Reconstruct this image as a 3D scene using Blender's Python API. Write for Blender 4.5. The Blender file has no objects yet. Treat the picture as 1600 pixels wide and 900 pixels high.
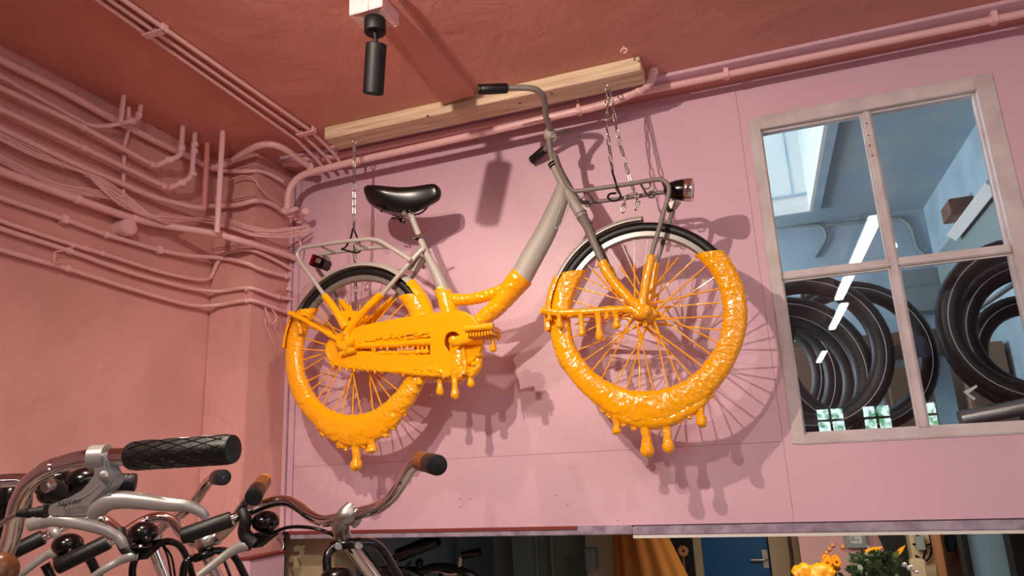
import bpy, bmesh, math, random
from mathutils import Vector, Matrix, noise
from mathutils.geometry import tessellate_polygon
random.seed(7)
SC = bpy.context.scene
COL = SC.collection
pi = math.pi

# ---------------------------------------------------------------- camera
F = 1102.87
RR = ((0.94175526, 0.33323751, -0.04527472),
      (-0.12325932, 0.21676915, -0.96841018),
      (-0.31289644, 0.91758591, 0.24521812))
CAM = Vector((0, 0, 1.12))
cd = bpy.data.cameras.new('camera')
cam_ob = bpy.data.objects.new('camera', cd)
COL.objects.link(cam_ob)
cd.sensor_width = 36
cd.lens = F / 1600 * 36
cd.clip_start = 0.05
r0, r1, r2 = (Vector(r) for r in RR)
cam_ob.matrix_world = Matrix.Translation(CAM) @ Matrix((r0, -r1, -r2)).transposed().to_4x4()
SC.camera = cam_ob

# ---------------------------------------------------------------- world, lamps, exposure
w = bpy.data.worlds.new('sky')
SC.world = w
w.use_nodes = True
w.node_tree.nodes['Background'].inputs[0].default_value = (0.60, 0.84, 1.0, 1)
w.node_tree.nodes['Background'].inputs[1].default_value = 3.2
SC.view_settings.view_transform = 'Standard'
SC.view_settings.look = 'None'
SC.view_settings.gamma = 1
SC.view_settings.exposure = 0.15

def spot(name, loc, target, energy, color, size, blend, radius):
    l = bpy.data.lights.new(name, 'SPOT')
    l.energy = energy; l.color = color; l.spot_size = math.radians(size); l.spot_blend = blend; l.shadow_soft_size = radius
    o = bpy.data.objects.new(name, l); COL.objects.link(o)
    o.location = loc
    o.rotation_euler = (Vector(target) - Vector(loc)).to_track_quat('-Z', 'Y').to_euler()
    return o
spot('ceiling_spotlight_front', (-1.10, 0.65, 2.50), (-0.25, 2.75, 1.20), 108, (1.0, 0.84, 0.70), 158, 1.0, 0.018)
spot('added_spot_behind', (-1.08, -0.55, 2.50), (-1.10, 0.95, 0.9), 128, (1.0, 0.84, 0.70), 88, 0.8, 0.025)  # added unseen lamp, brightens the parked bicycles and the left wall
spot('added_spot_right', (1.0, 0.45, 2.50), (0.6, 2.88, 1.1), 30, (1.0, 0.86, 0.72), 95, 0.9, 0.03)  # added unseen lamp, lifts the lower right of the back wall
def area(name, loc, target, energy, color, sx, sy):
    l = bpy.data.lights.new(name, 'AREA'); l.shape = 'RECTANGLE'; l.size = sx; l.size_y = sy; l.energy = energy; l.color = color
    o = bpy.data.objects.new(name, l); COL.objects.link(o); o.location = loc
    o.rotation_euler = (Vector(target) - Vector(loc)).to_track_quat('-Z', 'Y').to_euler()
    return o
area('cool_fill_right', (3.4, -1.0, 1.6), (-1.0, 2.4, 1.6), 26, (0.76, 0.88, 1.0), 2.0, 1.6)  # added cool fill light, the right wall has no opening here
area('back_room_fill', (-2.3, 4.2, 1.9), (0.8, 4.4, 2.3), 95, (0.80, 0.92, 1.0), 1.6, 1.2)  # added fill light for the room behind the window, out of view
area('under_ledge_fill', (0.15, 3.45, 0.98), (0.15, 3.6, 0), 6.5, (1.0, 0.88, 0.74), 0.8, 0.3)  # added warm fill for what stands under the ledge, no lamp modelled

# ---------------------------------------------------------------- pixel -> point on a real plane
def ray(px, py):
    a = (px - 800) / F; b = (py - 450) / F
    return r0 * a + r1 * b + r2
def cam(px, py, t): return CAM + ray(px, py) * t
def aty(px, py, y):
    d = ray(px, py); return CAM + d * (y / d.y)
def atx(px, py, x):
    d = ray(px, py); return CAM + d * (x / d.x)
def atz(px, py, z):
    d = ray(px, py); return CAM + d * ((z - CAM.z) / d.z)

# ---------------------------------------------------------------- materials
def mat(name, col, rough=.5, metal=0.0, bump=0.0, scale=20.0, var=0.0, vscale=6.0, coat=0.0, col2=None, detail=4, bump2=0.0, scale2=3.0):
    m = bpy.data.materials.new(name); m.use_nodes = True
    nt = m.node_tree; b = nt.nodes['Principled BSDF']
    def lin(c): return tuple(((x / 12.92) if x <= .04045 else ((x + .055) / 1.055) ** 2.4) for x in c) + (1,)
    b.inputs['Base Color'].default_value = lin(col)
    b.inputs['Roughness'].default_value = rough
    b.inputs['Metallic'].default_value = metal
    b.inputs['Coat Weight'].default_value = coat
    b.inputs['Coat Roughness'].default_value = .08
    tc = nt.nodes.new('ShaderNodeTexCoord')
    if var or col2:
        n = nt.nodes.new('ShaderNodeTexNoise'); n.inputs['Scale'].default_value = vscale; n.inputs['Detail'].default_value = 6
        nt.links.new(tc.outputs['Object'], n.inputs['Vector'])
        mx = nt.nodes.new('ShaderNodeMix'); mx.data_type = 'RGBA'
        c2 = col2 if col2 else tuple(max(0, x * (1 - var)) for x in col)
        mx.inputs[6].default_value = lin(col); mx.inputs[7].default_value = lin(c2)
        mr = nt.nodes.new('ShaderNodeMapRange'); mr.inputs[1].default_value = .4; mr.inputs[2].default_value = .65
        nt.links.new(n.outputs['Fac'], mr.inputs[0]); nt.links.new(mr.outputs[0], mx.inputs[0])
        nt.links.new(mx.outputs[2], b.inputs['Base Color'])
    last = None
    for bs, sc_, dist in ((bump, scale, .002), (bump2, scale2, .012)):
        if bs:
            n = nt.nodes.new('ShaderNodeTexNoise'); n.inputs['Scale'].default_value = sc_; n.inputs['Detail'].default_value = detail
            n.inputs['Distortion'].default_value = .6
            nt.links.new(tc.outputs['Object'], n.inputs['Vector'])
            bp = nt.nodes.new('ShaderNodeBump'); bp.inputs['Strength'].default_value = bs; bp.inputs['Distance'].default_value = dist
            nt.links.new(n.outputs['Fac'], bp.inputs['Height'])
            if last: nt.links.new(last.outputs['Normal'], bp.inputs['Normal'])
            last = bp
    if last: nt.links.new(last.outputs['Normal'], b.inputs['Normal'])
    return m
def emit(name, col, strength):
    m = bpy.data.materials.new(name); m.use_nodes = True
    b = m.node_tree.nodes['Principled BSDF']
    b.inputs['Base Color'].default_value = (.8, .8, .8, 1)
    b.inputs['Emission Color'].default_value = col + (1,)
    b.inputs['Emission Strength'].default_value = strength
    return m
def glassmat(name, tint):
    m = bpy.data.materials.new(name); m.use_nodes = True
    nt = m.node_tree; nt.nodes.clear(); N = nt.nodes.new; L = nt.links.new
    out = N('ShaderNodeOutputMaterial'); mx = N('ShaderNodeMixShader'); tr = N('ShaderNodeBsdfTransparent'); gl = N('ShaderNodeBsdfGlossy')
    tr.inputs[0].default_value = tint + (1,); gl.inputs['Roughness'].default_value = 0.0
    g = N('ShaderNodeNewGeometry'); dot = N('ShaderNodeVectorMath'); dot.operation = 'DOT_PRODUCT'
    L(g.outputs['Incoming'], dot.inputs[0]); L(g.outputs['Normal'], dot.inputs[1])
    ab = N('ShaderNodeMath'); ab.operation = 'ABSOLUTE'; L(dot.outputs['Value'], ab.inputs[0])
    su = N('ShaderNodeMath'); su.operation = 'SUBTRACT'; su.inputs[0].default_value = 1; L(ab.outputs[0], su.inputs[1])
    po = N('ShaderNodeMath'); po.operation = 'POWER'; po.inputs[1].default_value = 5; L(su.outputs[0], po.inputs[0])
    ma = N('ShaderNodeMath'); ma.operation = 'MULTIPLY_ADD'; ma.inputs[1].default_value = .95; ma.inputs[2].default_value = .042; L(po.outputs[0], ma.inputs[0])
    L(ma.outputs[0], mx.inputs[0]); L(tr.outputs[0], mx.inputs[1]); L(gl.outputs[0], mx.inputs[2]); L(mx.outputs[0], out.inputs[0])
    return m

PINK = (0.87, 0.715, 0.775)
M = {}
M['wall'] = mat('pink_wall_paint', PINK, .42, bump=.25, scale=60, var=.03, vscale=2.5, bump2=.12, scale2=4)
M['plaster'] = mat('pink_rough_plaster', (0.87, 0.645, 0.62), .5, bump=.6, scale=34, var=.06, vscale=3, bump2=1.0, scale2=6, detail=9)
M['ceil'] = mat('pink_ceiling_paint', (0.85, 0.57, 0.525), .5, bump=.5, scale=30, var=.05, vscale=3, bump2=.9, scale2=4, detail=7)
M['pipe'] = mat('pink_pipe_paint', (0.92, 0.735, 0.735), .33, bump=.2, scale=70)
M['pipe_dark'] = mat('rose_pipe_paint', (0.87, 0.59, 0.56), .4, bump=.2, scale=70)
M['pipe_light'] = mat('pale_pink_paint', (0.94, 0.76, 0.77), .4)
M['yellow'] = mat('thick_yellow_paint', (1.0, 0.675, 0.0), .11, bump=.35, scale=130, coat=.6, detail=2, bump2=.3, scale2=50)
M['yellow_flat'] = mat('smooth_yellow_paint', (1.0, 0.665, 0.0), .16, bump=.12, scale=40, coat=.5, detail=2, bump2=.10, scale2=14)
M['grey'] = mat('matt_grey_frame_paint', (0.66, 0.64, 0.605), .55, metal=.1, bump=.06, scale=200)
M['grey_dark'] = mat('taupe_grey_tube_paint', (0.50, 0.47, 0.45), .5, metal=.1, bump=.05, scale=200)
M['fender'] = mat('warm_grey_fender', (0.74, 0.71, 0.68), .4, metal=.2)
M['rubber'] = mat('black_rubber', (0.032, 0.029, 0.029), .45, bump=.3, scale=160)
M['tyre2'] = mat('new_tyre_rubber', (0.03, 0.03, 0.034), .45, bump=.2, scale=160)
M['black'] = mat('black_plastic', (0.018, 0.016, 0.018), .2)
M['blackmatt'] = mat('matt_black_metal', (0.02, 0.02, 0.02), .55)
M['leather'] = mat('black_saddle_vinyl', (0.045, 0.042, 0.042), .27, bump=.12, scale=260)
M['chrome'] = mat('polished_chrome', (0.90, 0.88, 0.87), .06, metal=1)
M['steel'] = mat('zinc_steel', (0.74, 0.72, 0.69), .36, metal=1)
M['alu'] = mat('satin_aluminium', (0.68, 0.67, 0.655), .33, metal=.5, bump=.05, scale=200)
M['rim'] = mat('brushed_rim', (0.56, 0.55, 0.535), .36, metal=.6)
M['red'] = mat('red_lens', (0.45, 0.02, 0.04), .2)
M['wood'] = None
M['frame'] = mat('old_cream_window_paint', (0.83, 0.80, 0.805), .5, bump=.4, scale=50, col2=(0.77, 0.72, 0.715), vscale=9)
M['white'] = mat('white_paint', (0.87, 0.86, 0.84), .5)
M['ledge'] = mat('worn_grey_ledge', (0.66, 0.62, 0.68), .45, bump=.6, scale=60, col2=(0.52, 0.46, 0.53), vscale=18)
M['redtrim'] = mat('dark_red_trim', (0.50, 0.20, 0.17), .5)
M['glass'] = glassmat('window_glass', (0.95, 0.97, 0.98))
M['floor'] = mat('grey_concrete_floor', (0.66, 0.60, 0.56), .5, bump=.2, scale=20, var=.15, vscale=2)
M['tube'] = emit('fluorescent_tube', (0.92, 0.96, 1.0), 19.0)
M['bluewall'] = mat('pale_blue_grey_paint', (0.66, 0.74, 0.78), .55, bump=.4, scale=26, col2=(0.58, 0.66, 0.70), vscale=4)
M['blueceil'] = mat('pale_blue_ceiling', (0.60, 0.68, 0.73), .55, bump=.4, scale=26, col2=(0.66, 0.72, 0.72), vscale=2.5)
M['tan'] = mat('brown_cardboard', (0.55, 0.44, 0.34), .7, bump=.2, scale=40)
M['plank'] = mat('old_brown_wood', (0.40, 0.27, 0.20), .6, bump=.3, scale=40, col2=(0.50, 0.36, 0.27), vscale=12)
M['greyboard'] = mat('grey_painted_board', (0.50, 0.55, 0.55), .5)
M['stripe'] = mat('white_reflex_stripe', (0.78, 0.79, 0.82), .4)
M['yellowpipe'] = mat('yellow_gas_paint', (0.90, 0.68, 0.08), .4)
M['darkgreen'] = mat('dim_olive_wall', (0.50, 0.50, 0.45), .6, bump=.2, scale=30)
M['beige'] = mat('beige_paint', (0.74, 0.66, 0.53), .5)
M['bluedoor'] = mat('blue_door_paint', (0.08, 0.36, 0.58), .4)
M['coat'] = mat('ochre_cloth', (0.62, 0.38, 0.10), .8, bump=.3, scale=120)
M['leaf'] = mat('dark_green_leaf', (0.10, 0.17, 0.07), .4, col2=(0.18, 0.25, 0.10), vscale=30)
M['leaf2'] = mat('mid_green_leaf', (0.25, 0.30, 0.10), .45)
M['petal'] = mat('orange_petal', (0.93, 0.58, 0.06), .5)
M['dry'] = mat('dried_flower_tan', (0.66, 0.45, 0.28), .7)
M['yellowcloth'] = mat('yellow_vinyl', (0.84, 0.54, 0.03), .4)
M['skyblue'] = mat('pale_blue_panel', (0.58, 0.74, 0.82), .4)
M['silverframe'] = mat('silver_grey_frame', (0.60, 0.64, 0.66), .4)
M['paper'] = mat('white_paper', (0.86, 0.86, 0.86), .6)
M['ink'] = mat('grey_ink', (0.35, 0.35, 0.37), .6)
M['void'] = mat('near_black_matt', (0.03, 0.028, 0.028), .8)
M['tape'] = mat('brown_vinyl_grip', (0.46, 0.27, 0.14), .3)

def woodmat():
    m = bpy.data.materials.new('raw_pine'); m.use_nodes = True
    nt = m.node_tree; b = nt.nodes['Principled BSDF']; N = nt.nodes.new; L = nt.links.new
    tc = N('ShaderNodeTexCoord'); mp = N('ShaderNodeMapping'); mp.inputs['Scale'].default_value = (1.2, 22, 26)
    L(tc.outputs['Object'], mp.inputs['Vector'])
    n = N('ShaderNodeTexNoise'); n.inputs['Scale'].default_value = 2.2; n.inputs['Detail'].default_value = 5; n.inputs['Distortion'].default_value = .8
    L(mp.outputs[0], n.inputs['Vector'])
    cr = N('ShaderNodeValToRGB'); e = cr.color_ramp.elements
    e[0].position = .33; e[0].color = (.55, .38, .23, 1); e[1].position = .60; e[1].color = (.82, .66, .46, 1)
    L(n.outputs['Fac'], cr.inputs[0]); L(cr.outputs[0], b.inputs['Base Color'])
    b.inputs['Roughness'].default_value = .6
    bp = N('ShaderNodeBump'); bp.inputs['Strength'].default_value = .25; bp.inputs['Distance'].default_value = .002
    L(n.outputs['Fac'], bp.inputs['Height']); L(bp.outputs[0], b.inputs['Normal'])
    return m
M['wood'] = woodmat()

# ---------------------------------------------------------------- mesh builder
def catmull(pts, n):
    P = [Vector(p) for p in pts]
    if len(P) < 3 or n < 2: return P
    out = []
    for i in range(len(P) - 1):
        p0 = P[max(i - 1, 0)]; p1 = P[i]; p2 = P[i + 1]; p3 = P[min(i + 2, len(P) - 1)]
        for k in range(n):
            t = k / n
            out.append(.5 * ((2 * p1) + (p2 - p0) * t + (2 * p0 - 5 * p1 + 4 * p2 - p3) * t * t + (3 * p1 - p0 - 3 * p2 + p3) * t ** 3))
    out.append(P[-1]); return out
def lerp_list(vals, n_out):
    if not isinstance(vals, (list, tuple)): return [vals] * n_out
    m = len(vals); out = []
    for i in range(n_out):
        x = i / max(1, n_out - 1) * (m - 1); k = min(int(x), m - 2); out.append(vals[k] + (vals[k + 1] - vals[k]) * (x - k))
    return out

class MB:
    def __init__(s): s.v = []; s.f = []; s.m = []; s.mi = 0
    def face(s, idx): s.f.append(tuple(idx)); s.m.append(s.mi)
    def tube(s, pts, r, n=10, sm=1, cap=True, rough=0, freq=30, sx=1.0, sy=1.0, up=None, closed=False):
        P = catmull(pts, sm) if sm > 1 else [Vector(p) for p in pts]
        N = len(P); R = lerp_list(r, N)
        T = []
        for i in range(N):
            if closed: d = P[(i + 1) % N] - P[i - 1]
            else: d = P[min(i + 1, N - 1)] - P[max(i - 1, 0)]
            T.append(d.normalized() if d.length > 1e-9 else Vector((0, 0, 1)))
        u = Vector(up) if up else (Vector((0, 0, 1)) if abs(T[0].z) < .9 else Vector((1, 0, 0)))
        base = len(s.v)
        for i in range(N):
            t = T[i]; u = (u - t * u.dot(t)); u = u.normalized() if u.length > 1e-6 else t.orthogonal().normalized(); v = t.cross(u)
            for k in range(n):
                a = 2 * pi * k / n
                d = u * (math.cos(a) * sx) + v * (math.sin(a) * sy)
                rr = R[i]
                p = P[i] + d * rr
                if rough: p += d.normalized() * rough * (.8 * lump(p, freq) + .9 * wrinkle(p, freq * 1.5))
                s.v.append(p)
        L = N if closed else N - 1
        for i in range(L):
            a = base + i * n; b = base + ((i + 1) % N) * n
            for k in range(n):
                k2 = (k + 1) % n; s.face((a + k, a + k2, b + k2, b + k))
        if cap and not closed:
            s.face([base + k for k in reversed(range(n))]); s.face([base + (N - 1) * n + k for k in range(n)])
        return s
    def box(s, lo, hi, rot=None, org=None):
        lo = Vector(lo); hi = Vector(hi); b = len(s.v)
        for z in (lo.z, hi.z):
            for x, y in ((lo.x, lo.y), (hi.x, lo.y), (hi.x, hi.y), (lo.x, hi.y)):
                p = Vector((x, y, z))
                if rot: p = rot @ (p - org) + org
                s.v.append(p)
        for q in ((3, 2, 1, 0), (4, 5, 6, 7), (0, 1, 5, 4), (1, 2, 6, 5), (2, 3, 7, 6), (3, 0, 4, 7)): s.face([b + i for i in q])
        return s
    def lathe(s, org, axis, prof, n=24, up=None):
        axis = Vector(axis).normalized(); org = Vector(org)
        u = (Vector(up) if up else axis.orthogonal()); u = (u - axis * u.dot(axis)).normalized(); v = axis.cross(u); b = len(s.v)
        for (h, r) in prof:
            for k in range(n):
                a = 2 * pi * k / n; s.v.append(org + axis * h + (u * math.cos(a) + v * math.sin(a)) * r)
        for i in range(len(prof) - 1):
            for k in range(n):
                k2 = (k + 1) % n; s.face((b + i * n + k, b + i * n + k2, b + (i + 1) * n + k2, b + (i + 1) * n + k))
        s.face([b + k for k in reversed(range(n))]); s.face([b + (len(prof) - 1) * n + k for k in range(n)])
        return s
    def prism(s, loops, thick):
        """loops: [outer, hole, ...] of 3-D points in one plane; extruded by the vector thick."""
        thick = Vector(thick); flat = [Vector(p) for l in loops for p in l]; b = len(s.v); n = len(flat)
        s.v += flat; s.v += [p + thick for p in flat]
        for t in tessellate_polygon([[Vector(p) for p in l] for l in loops]):
            s.face([b + i for i in t]); s.face([b + n + i for i in reversed(t)])
        o = 0
        for l in loops:
            m = len(l)
            for i in range(m):
                j = (i + 1) % m; s.face((b + o + i, b + o + j, b + n + o + j, b + n + o + i))
            o += m
        return s
    def ball(s, c, rx, ry=None, rz=None, n=14, m=9):
        ry = ry or rx; rz = rz or rx; c = Vector(c); b = len(s.v)
        for i in range(m + 1):
            th = pi * i / m
            for k in range(n):
                a = 2 * pi * k / n; s.v.append(c + Vector((math.sin(th) * math.cos(a) * rx, math.sin(th) * math.sin(a) * ry, math.cos(th) * rz)))
        for i in range(m):
            for k in range(n):
                k2 = (k + 1) % n; s.face((b + i * n + k, b + (i + 1) * n + k, b + (i + 1) * n + k2, b + i * n + k2))
        return s
    def build(s, name, m, parent=None, smooth=True, bevel=0.0, label=None, kind=None, weld=False, bis=None, angle=38):
        org = wloc(parent)
        me = bpy.data.meshes.new(name)
        me.from_pydata([tuple(p - org) for p in s.v], [], s.f)
        for x in (m if isinstance(m, (list, tuple)) else [m]): me.materials.append(x)
        if any(s.m): me.polygons.foreach_set('material_index', s.m)
        bm = bmesh.new(); bm.from_mesh(me)
        bmesh.ops.remove_doubles(bm, verts=bm.verts, dist=1e-6)
        if bis:
            co, no = bis
            g = bmesh.ops.bisect_plane(bm, geom=bm.verts[:] + bm.edges[:] + bm.faces[:], plane_co=Vector(co) - org, plane_no=no, clear_outer=True)
            ed = [e for e in bm.edges if len(e.link_faces) == 1]
            if ed: bmesh.ops.holes_fill(bm, edges=ed)
        bmesh.ops.recalc_face_normals(bm, faces=bm.faces)
        if bevel: bmesh.ops.bevel(bm, geom=[e for e in bm.edges if len(e.link_faces) == 2 and e.link_faces[0].normal.dot(e.link_faces[1].normal) < .9], offset=bevel, segments=2, affect='EDGES', clamp_overlap=True)
        if smooth:
            for f in bm.faces: f.smooth = True
            ca = math.cos(math.radians(angle))
            for e in bm.edges:
                if len(e.link_faces) == 2 and e.link_faces[0].normal.dot(e.link_faces[1].normal) < ca: e.smooth = False
        bm.to_mesh(me); bm.free()
        o = bpy.data.objects.new(name, me); COL.objects.link(o)
        if parent: o.parent = parent
        if label: o['label'] = label
        if kind: o['kind'] = kind
        return o
def wloc(o):
    p = Vector((0, 0, 0))
    while o: p += o.location; o = o.parent
    return p
def lump(p, f):
    a = noise.noise(p * f); b = noise.noise(p * f * 2.3 + Vector((3, 7, 1))); c = 1 - 2 * abs(noise.noise(p * f * 1.4 + Vector((9, 2, 5))))
    return .55 * a + .3 * b + .35 * (c - .4)
def wrinkle(p, f):
    q = p + Vector((noise.noise(p * f * .6), noise.noise(p * f * .6 + Vector((4, 1, 9))), noise.noise(p * f * .6 + Vector((7, 7, 2))))) * (.55 / f)
    r = 1 - abs(noise.noise(q * f)); return max(0, r - .72) / .28
def tag(o, label, cat, group=None):
    o['label'] = label; o['category'] = cat
    if group: o['group'] = group
    return o
def thing(name, label, cat, loc, group=None):
    o = bpy.data.objects.new(name, None); COL.objects.link(o); o.location = loc; o.empty_display_size = .05
    return tag(o, label, cat, group)
def struct(name, mb, m, parent=None, smooth=False, bevel=0, label=None, cat=None):
    o = mb.build(name, m, parent, smooth=smooth, bevel=bevel)
    if not parent:
        o['kind'] = 'structure'
        if label: o['label'] = label
        o['category'] = cat or name.split('_')[0]
    return o
def BOX(lo, hi): return MB().box(lo, hi)
# ---------------------------------------------------------------- room shell
YW = 2.88; ZC = 2.66; XL = -2.40; ZL = 0.878
XR = 3.6; YR = -7.5; XP = -2.165; YP = 2.60; Y2 = 5.4; X2 = 1.24; Z2 = 2.75
struct('floor', BOX((XL - .1, YR - .1, -.1), (XR + .1, 6.3, 0)), M['floor'], label='grey concrete floor of the workshop')
struct('ceiling', BOX((XL - .1, YR - .1, ZC), (XR + .1, YW + .1, ZC + .12)), M['ceil'], label='rough pink painted ceiling above the hanging bicycle', cat='ceiling')
struct('wall_left', BOX((XL - .12, YR - .1, 0), (XL, YW + .1, ZC)), M['plaster'], label='rough pink plaster wall carrying the pipes on the left', cat='wall')
struct('wall_right', BOX((XR, YR - .1, 0), (XR + .12, YW + .1, ZC)), M['plaster'], label='pink wall to the right outside the picture', cat='wall')
rw = MB()
wx = [(.84, 1.31), (1.56, 2.02), (2.30, 2.70)]; wz = (1.42, 1.86)
xs = [XL] + [a for p in wx for a in p] + [XR]
for i in range(0, len(xs), 2): rw.box((xs[i], YR - .1, wz[0]), (xs[i + 1], YR, wz[1]))
rw.box((XL, YR - .1, 0), (XR, YR, wz[0])); rw.box((XL, YR - .1, wz[1]), (XR, YR, ZC))
struct('wall_rear', rw, M['plaster'], label='pink wall far behind the camera with three small windows', cat='wall')
gm = bpy.data.materials.new('daylight_garden'); gm.use_nodes = True
nt = gm.node_tree; b = nt.nodes['Principled BSDF']; tcn = nt.nodes.new('ShaderNodeTexCoord'); nn = nt.nodes.new('ShaderNodeTexNoise'); nn.inputs['Scale'].default_value = 9
crn = nt.nodes.new('ShaderNodeValToRGB'); crn.color_ramp.elements[0].color = (.06, .28, .10, 1); crn.color_ramp.elements[1].color = (.75, .95, 1, 1); crn.color_ramp.elements[0].position = .4; crn.color_ramp.elements[1].position = .58
nt.links.new(tcn.outputs['Object'], nn.inputs['Vector']); nt.links.new(nn.outputs['Fac'], crn.inputs[0]); nt.links.new(crn.outputs[0], b.inputs['Emission Color']); b.inputs['Emission Strength'].default_value = 14
for i, (a, c) in enumerate(wx):
    m = MB(); e = .03
    m.box((a - .03, YR - .02, wz[0] - .03), (a + e, YR + .02, wz[1] + .03)); m.box((c - e, YR - .02, wz[0] - .03), (c + .03, YR + .02, wz[1] + .03))
    m.box((a, YR - .02, wz[0] - .03), (c, YR + .02, wz[0] + e)); m.box((a, YR - .02, wz[1] - e), (c, YR + .02, wz[1] + .03))
    m.box(((a + c) / 2 - .02, YR - .02, wz[0]), ((a + c) / 2 + .02, YR + .015, wz[1])); m.box((a, YR - .02, (wz[0] + wz[1]) / 2 - .02), (c, YR + .015, (wz[0] + wz[1]) / 2 + .02))
    wo = struct('window_%d' % (i + 2), m, M['white'], label=['left', 'middle', 'right'][i] + ' small four pane daylight window behind the camera', cat='window')
    BOX((a, YR - .05, wz[0]), (c, YR - .04, wz[1])).build('pane', gm, wo, smooth=False)

# back wall: core with the window hole, faced with boards whose joints show
WX0, WX1, WZ0, WZ1 = .090, .975, 1.153, 2.480
core = MB()
for lo, hi in (((XP - .23, ZL), (WX0, ZC)), ((WX1, ZL), (XR, ZC)), ((WX0, ZL), (WX1, WZ0)), ((WX0, WZ1), (WX1, ZC))):
    core.box((lo[0], YW + .014, lo[1]), (hi[0], YW + .10, hi[1]))
wb = struct('wall_back', core, M['wall'], label='smooth pink board wall behind the hanging bicycle', cat='wall')
XS = .058; ZS = 1.165; g = .0005
def board(x0, x1, z0, z1, hole=None):
    m = MB()
    if hole is None: m.box((x0 + g, YW, z0 + g), (x1 - g, YW + .013, z1 - g))
    else:
        hx0, hx1, hz0, hz1 = hole
        m.box((x0 + g, YW, z0 + g), (hx0, YW + .013, z1 - g)); m.box((hx1, YW, z0 + g), (x1 - g, YW + .013, z1 - g))
        m.box((hx0, YW, z0 + g), (hx1, YW + .013, hz0)); m.box((hx0, YW, hz1), (hx1, YW + .013, z1 - g))
    m.build('panel', M['wall'], wb, smooth=False)
board(-2.105, XS, ZS, ZC); board(-2.105, XS, ZL, ZS); board(XS, 1.9, ZL, ZC, (WX0, WX1, WZ0, WZ1)); board(1.9, XR, ZL, ZC)
BOX((XP, YW - .012, ZL), (-2.145, YW + .01, ZC)).build('panel_batten', M['wall'], wb, smooth=False, bevel=.002)
BOX((-2.138, YW - .005, ZL), (-2.108, YW + .01, ZC)).build('panel_batten', M['wall'], wb, smooth=False, bevel=.002)
for px, py in ((783, 308), (718, 779), (734, 779), (719, 792), (869, 774), (887, 788), (965, 813)):
    MB().lathe(aty(px, py, YW - .003), (0, 1, 0), [(0, .0012), (.001, .0022), (.006, .0022)], 8).build('screw', M['redtrim'], wb)

# the pillar in the corner
pl = MB().box((XL, YP, 0), (XP, YW + .02, ZC))
struct('wall_pillar', pl, M['plaster'], bevel=.006, label='pink plaster pillar in the corner behind the pipes', cat='wall')
p = atx(352, 300, XL); m = MB()
m.box((XL, YP - .02, 2.42), (XP + .006, YW, 2.47)); m.box((XL, YP - .012, 2.58), (XP + .004, YW, 2.66)); m.box((XL, YP - .015, 2.19), (XP + .005, YP + .2, 2.215))
struct('trim_3', m, M['plaster'], bevel=.008, label='plaster corbel blocks at the top of the corner pillar', cat='trim')

# window 1
m = MB(); fw = .044; ys, ye = YW - .006, YW + .075
xm = aty(1353, 171, YW).x; zm = aty(1395, 410, YW).z
m.box((WX0, ys, WZ0), (WX0 + fw, ye, WZ1)); m.box((WX1 - fw - .018, ys, WZ0), (WX1, ye, WZ1))
m.box((WX0 + fw, ys, WZ0), (WX1 - fw - .018, ye, WZ0 + .034)); m.box((WX0 + fw, ys, WZ1 - .056), (WX1 - fw - .018, ye, WZ1))
win = struct('window_1', m, M['frame'], bevel=.003, label='four pane interior window in an old cream frame on the pink wall', cat='window')
gx0, gx1, gz0, gz1 = WX0 + fw, WX1 - fw - .018, WZ0 + .034, WZ1 - .056
BOX((xm - .013, YW + .006, gz0), (xm + .013, YW + .06, gz1)).build('mullion', M['frame'], win, smooth=False, bevel=.004)
for a, c in ((gx0, xm - .013), (xm + .013, gx1)):
    BOX((a, YW + .008, zm - .013), (c, YW + .06, zm + .013)).build('glazing_bar', M['frame'], win, smooth=False, bevel=.004)
    for z0, z1 in ((gz0, zm - .013), (zm + .013, gz1)):
        BOX((a, YW + .034, z0), (c, YW + .038, z1)).build('pane', M['glass'], win, smooth=False)
        pt = MB()
        for q in ((a, z0, c, z0 + .008), (a, z1 - .008, c, z1), (a, z0 + .008, a + .008, z1 - .008), (c - .008, z0 + .008, c, z1 - .008)):
            pt.box((q[0], YW + .022, q[1]), (q[2], YW + .0335, q[3]))
        pt.build('putty', M['frame'], win, smooth=False)
for k, (px, py) in enumerate(((1354, 193), (1357, 211.5), (1359, 227), (1363, 243))):
    MB().lathe(aty(px, py, YW + .006), (0, -1, 0), [(-.003, .003), (.001, .003)], 8).build('nail', M['void'], win)

# ledges under the wall
xe = aty(990, 830, YW).x
struct('trim_1', BOX((-2.10, YW - .02, ZL - .032), (xe, YW + .12, ZL)), M['ledge'], bevel=.003, label='thin worn grey ledge under the left half of the pink wall', cat='trim')
struct('trim_4', BOX((-2.10, YW - .026, ZL - .010), (xe - .22, YW - .0205, ZL + .003)), M['redtrim'], label='dark red strip on the ledge under the hanging bicycle', cat='trim')
m = BOX((xe + .002, YW - .03, ZL - .034), (XR, YW + .12, ZL - .003))
struct('trim_2', m, M['ledge'], bevel=.003, label='worn lilac grey ledge under the window side of the wall', cat='trim')
struct('trim_5', BOX((xe + .002, YW - .031, ZL - .045), (XR, YW + .12, ZL - .0345)), M['white'], label='white lower edge below the lilac ledge', cat='trim')
# batten along the ceiling
struct('trim_6', BOX((-2.1, 2.685, ZC - .015), (XR, 2.80, ZC)), M['wall'], bevel=.002, label='long pink batten in the corner of ceiling and back wall', cat='trim')
# tapering pink board on the ceiling
z0 = ZC - .028
q = [atz(a, b_, z0) for a, b_ in ((692, 163), (741, 149), (600, -26), (545, -60))]
struct('trim_7', MB().prism([q], (0, 0, .03)), M['ceil'], label='flat pink board along the ceiling beside the black spotlight', cat='trim')

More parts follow.
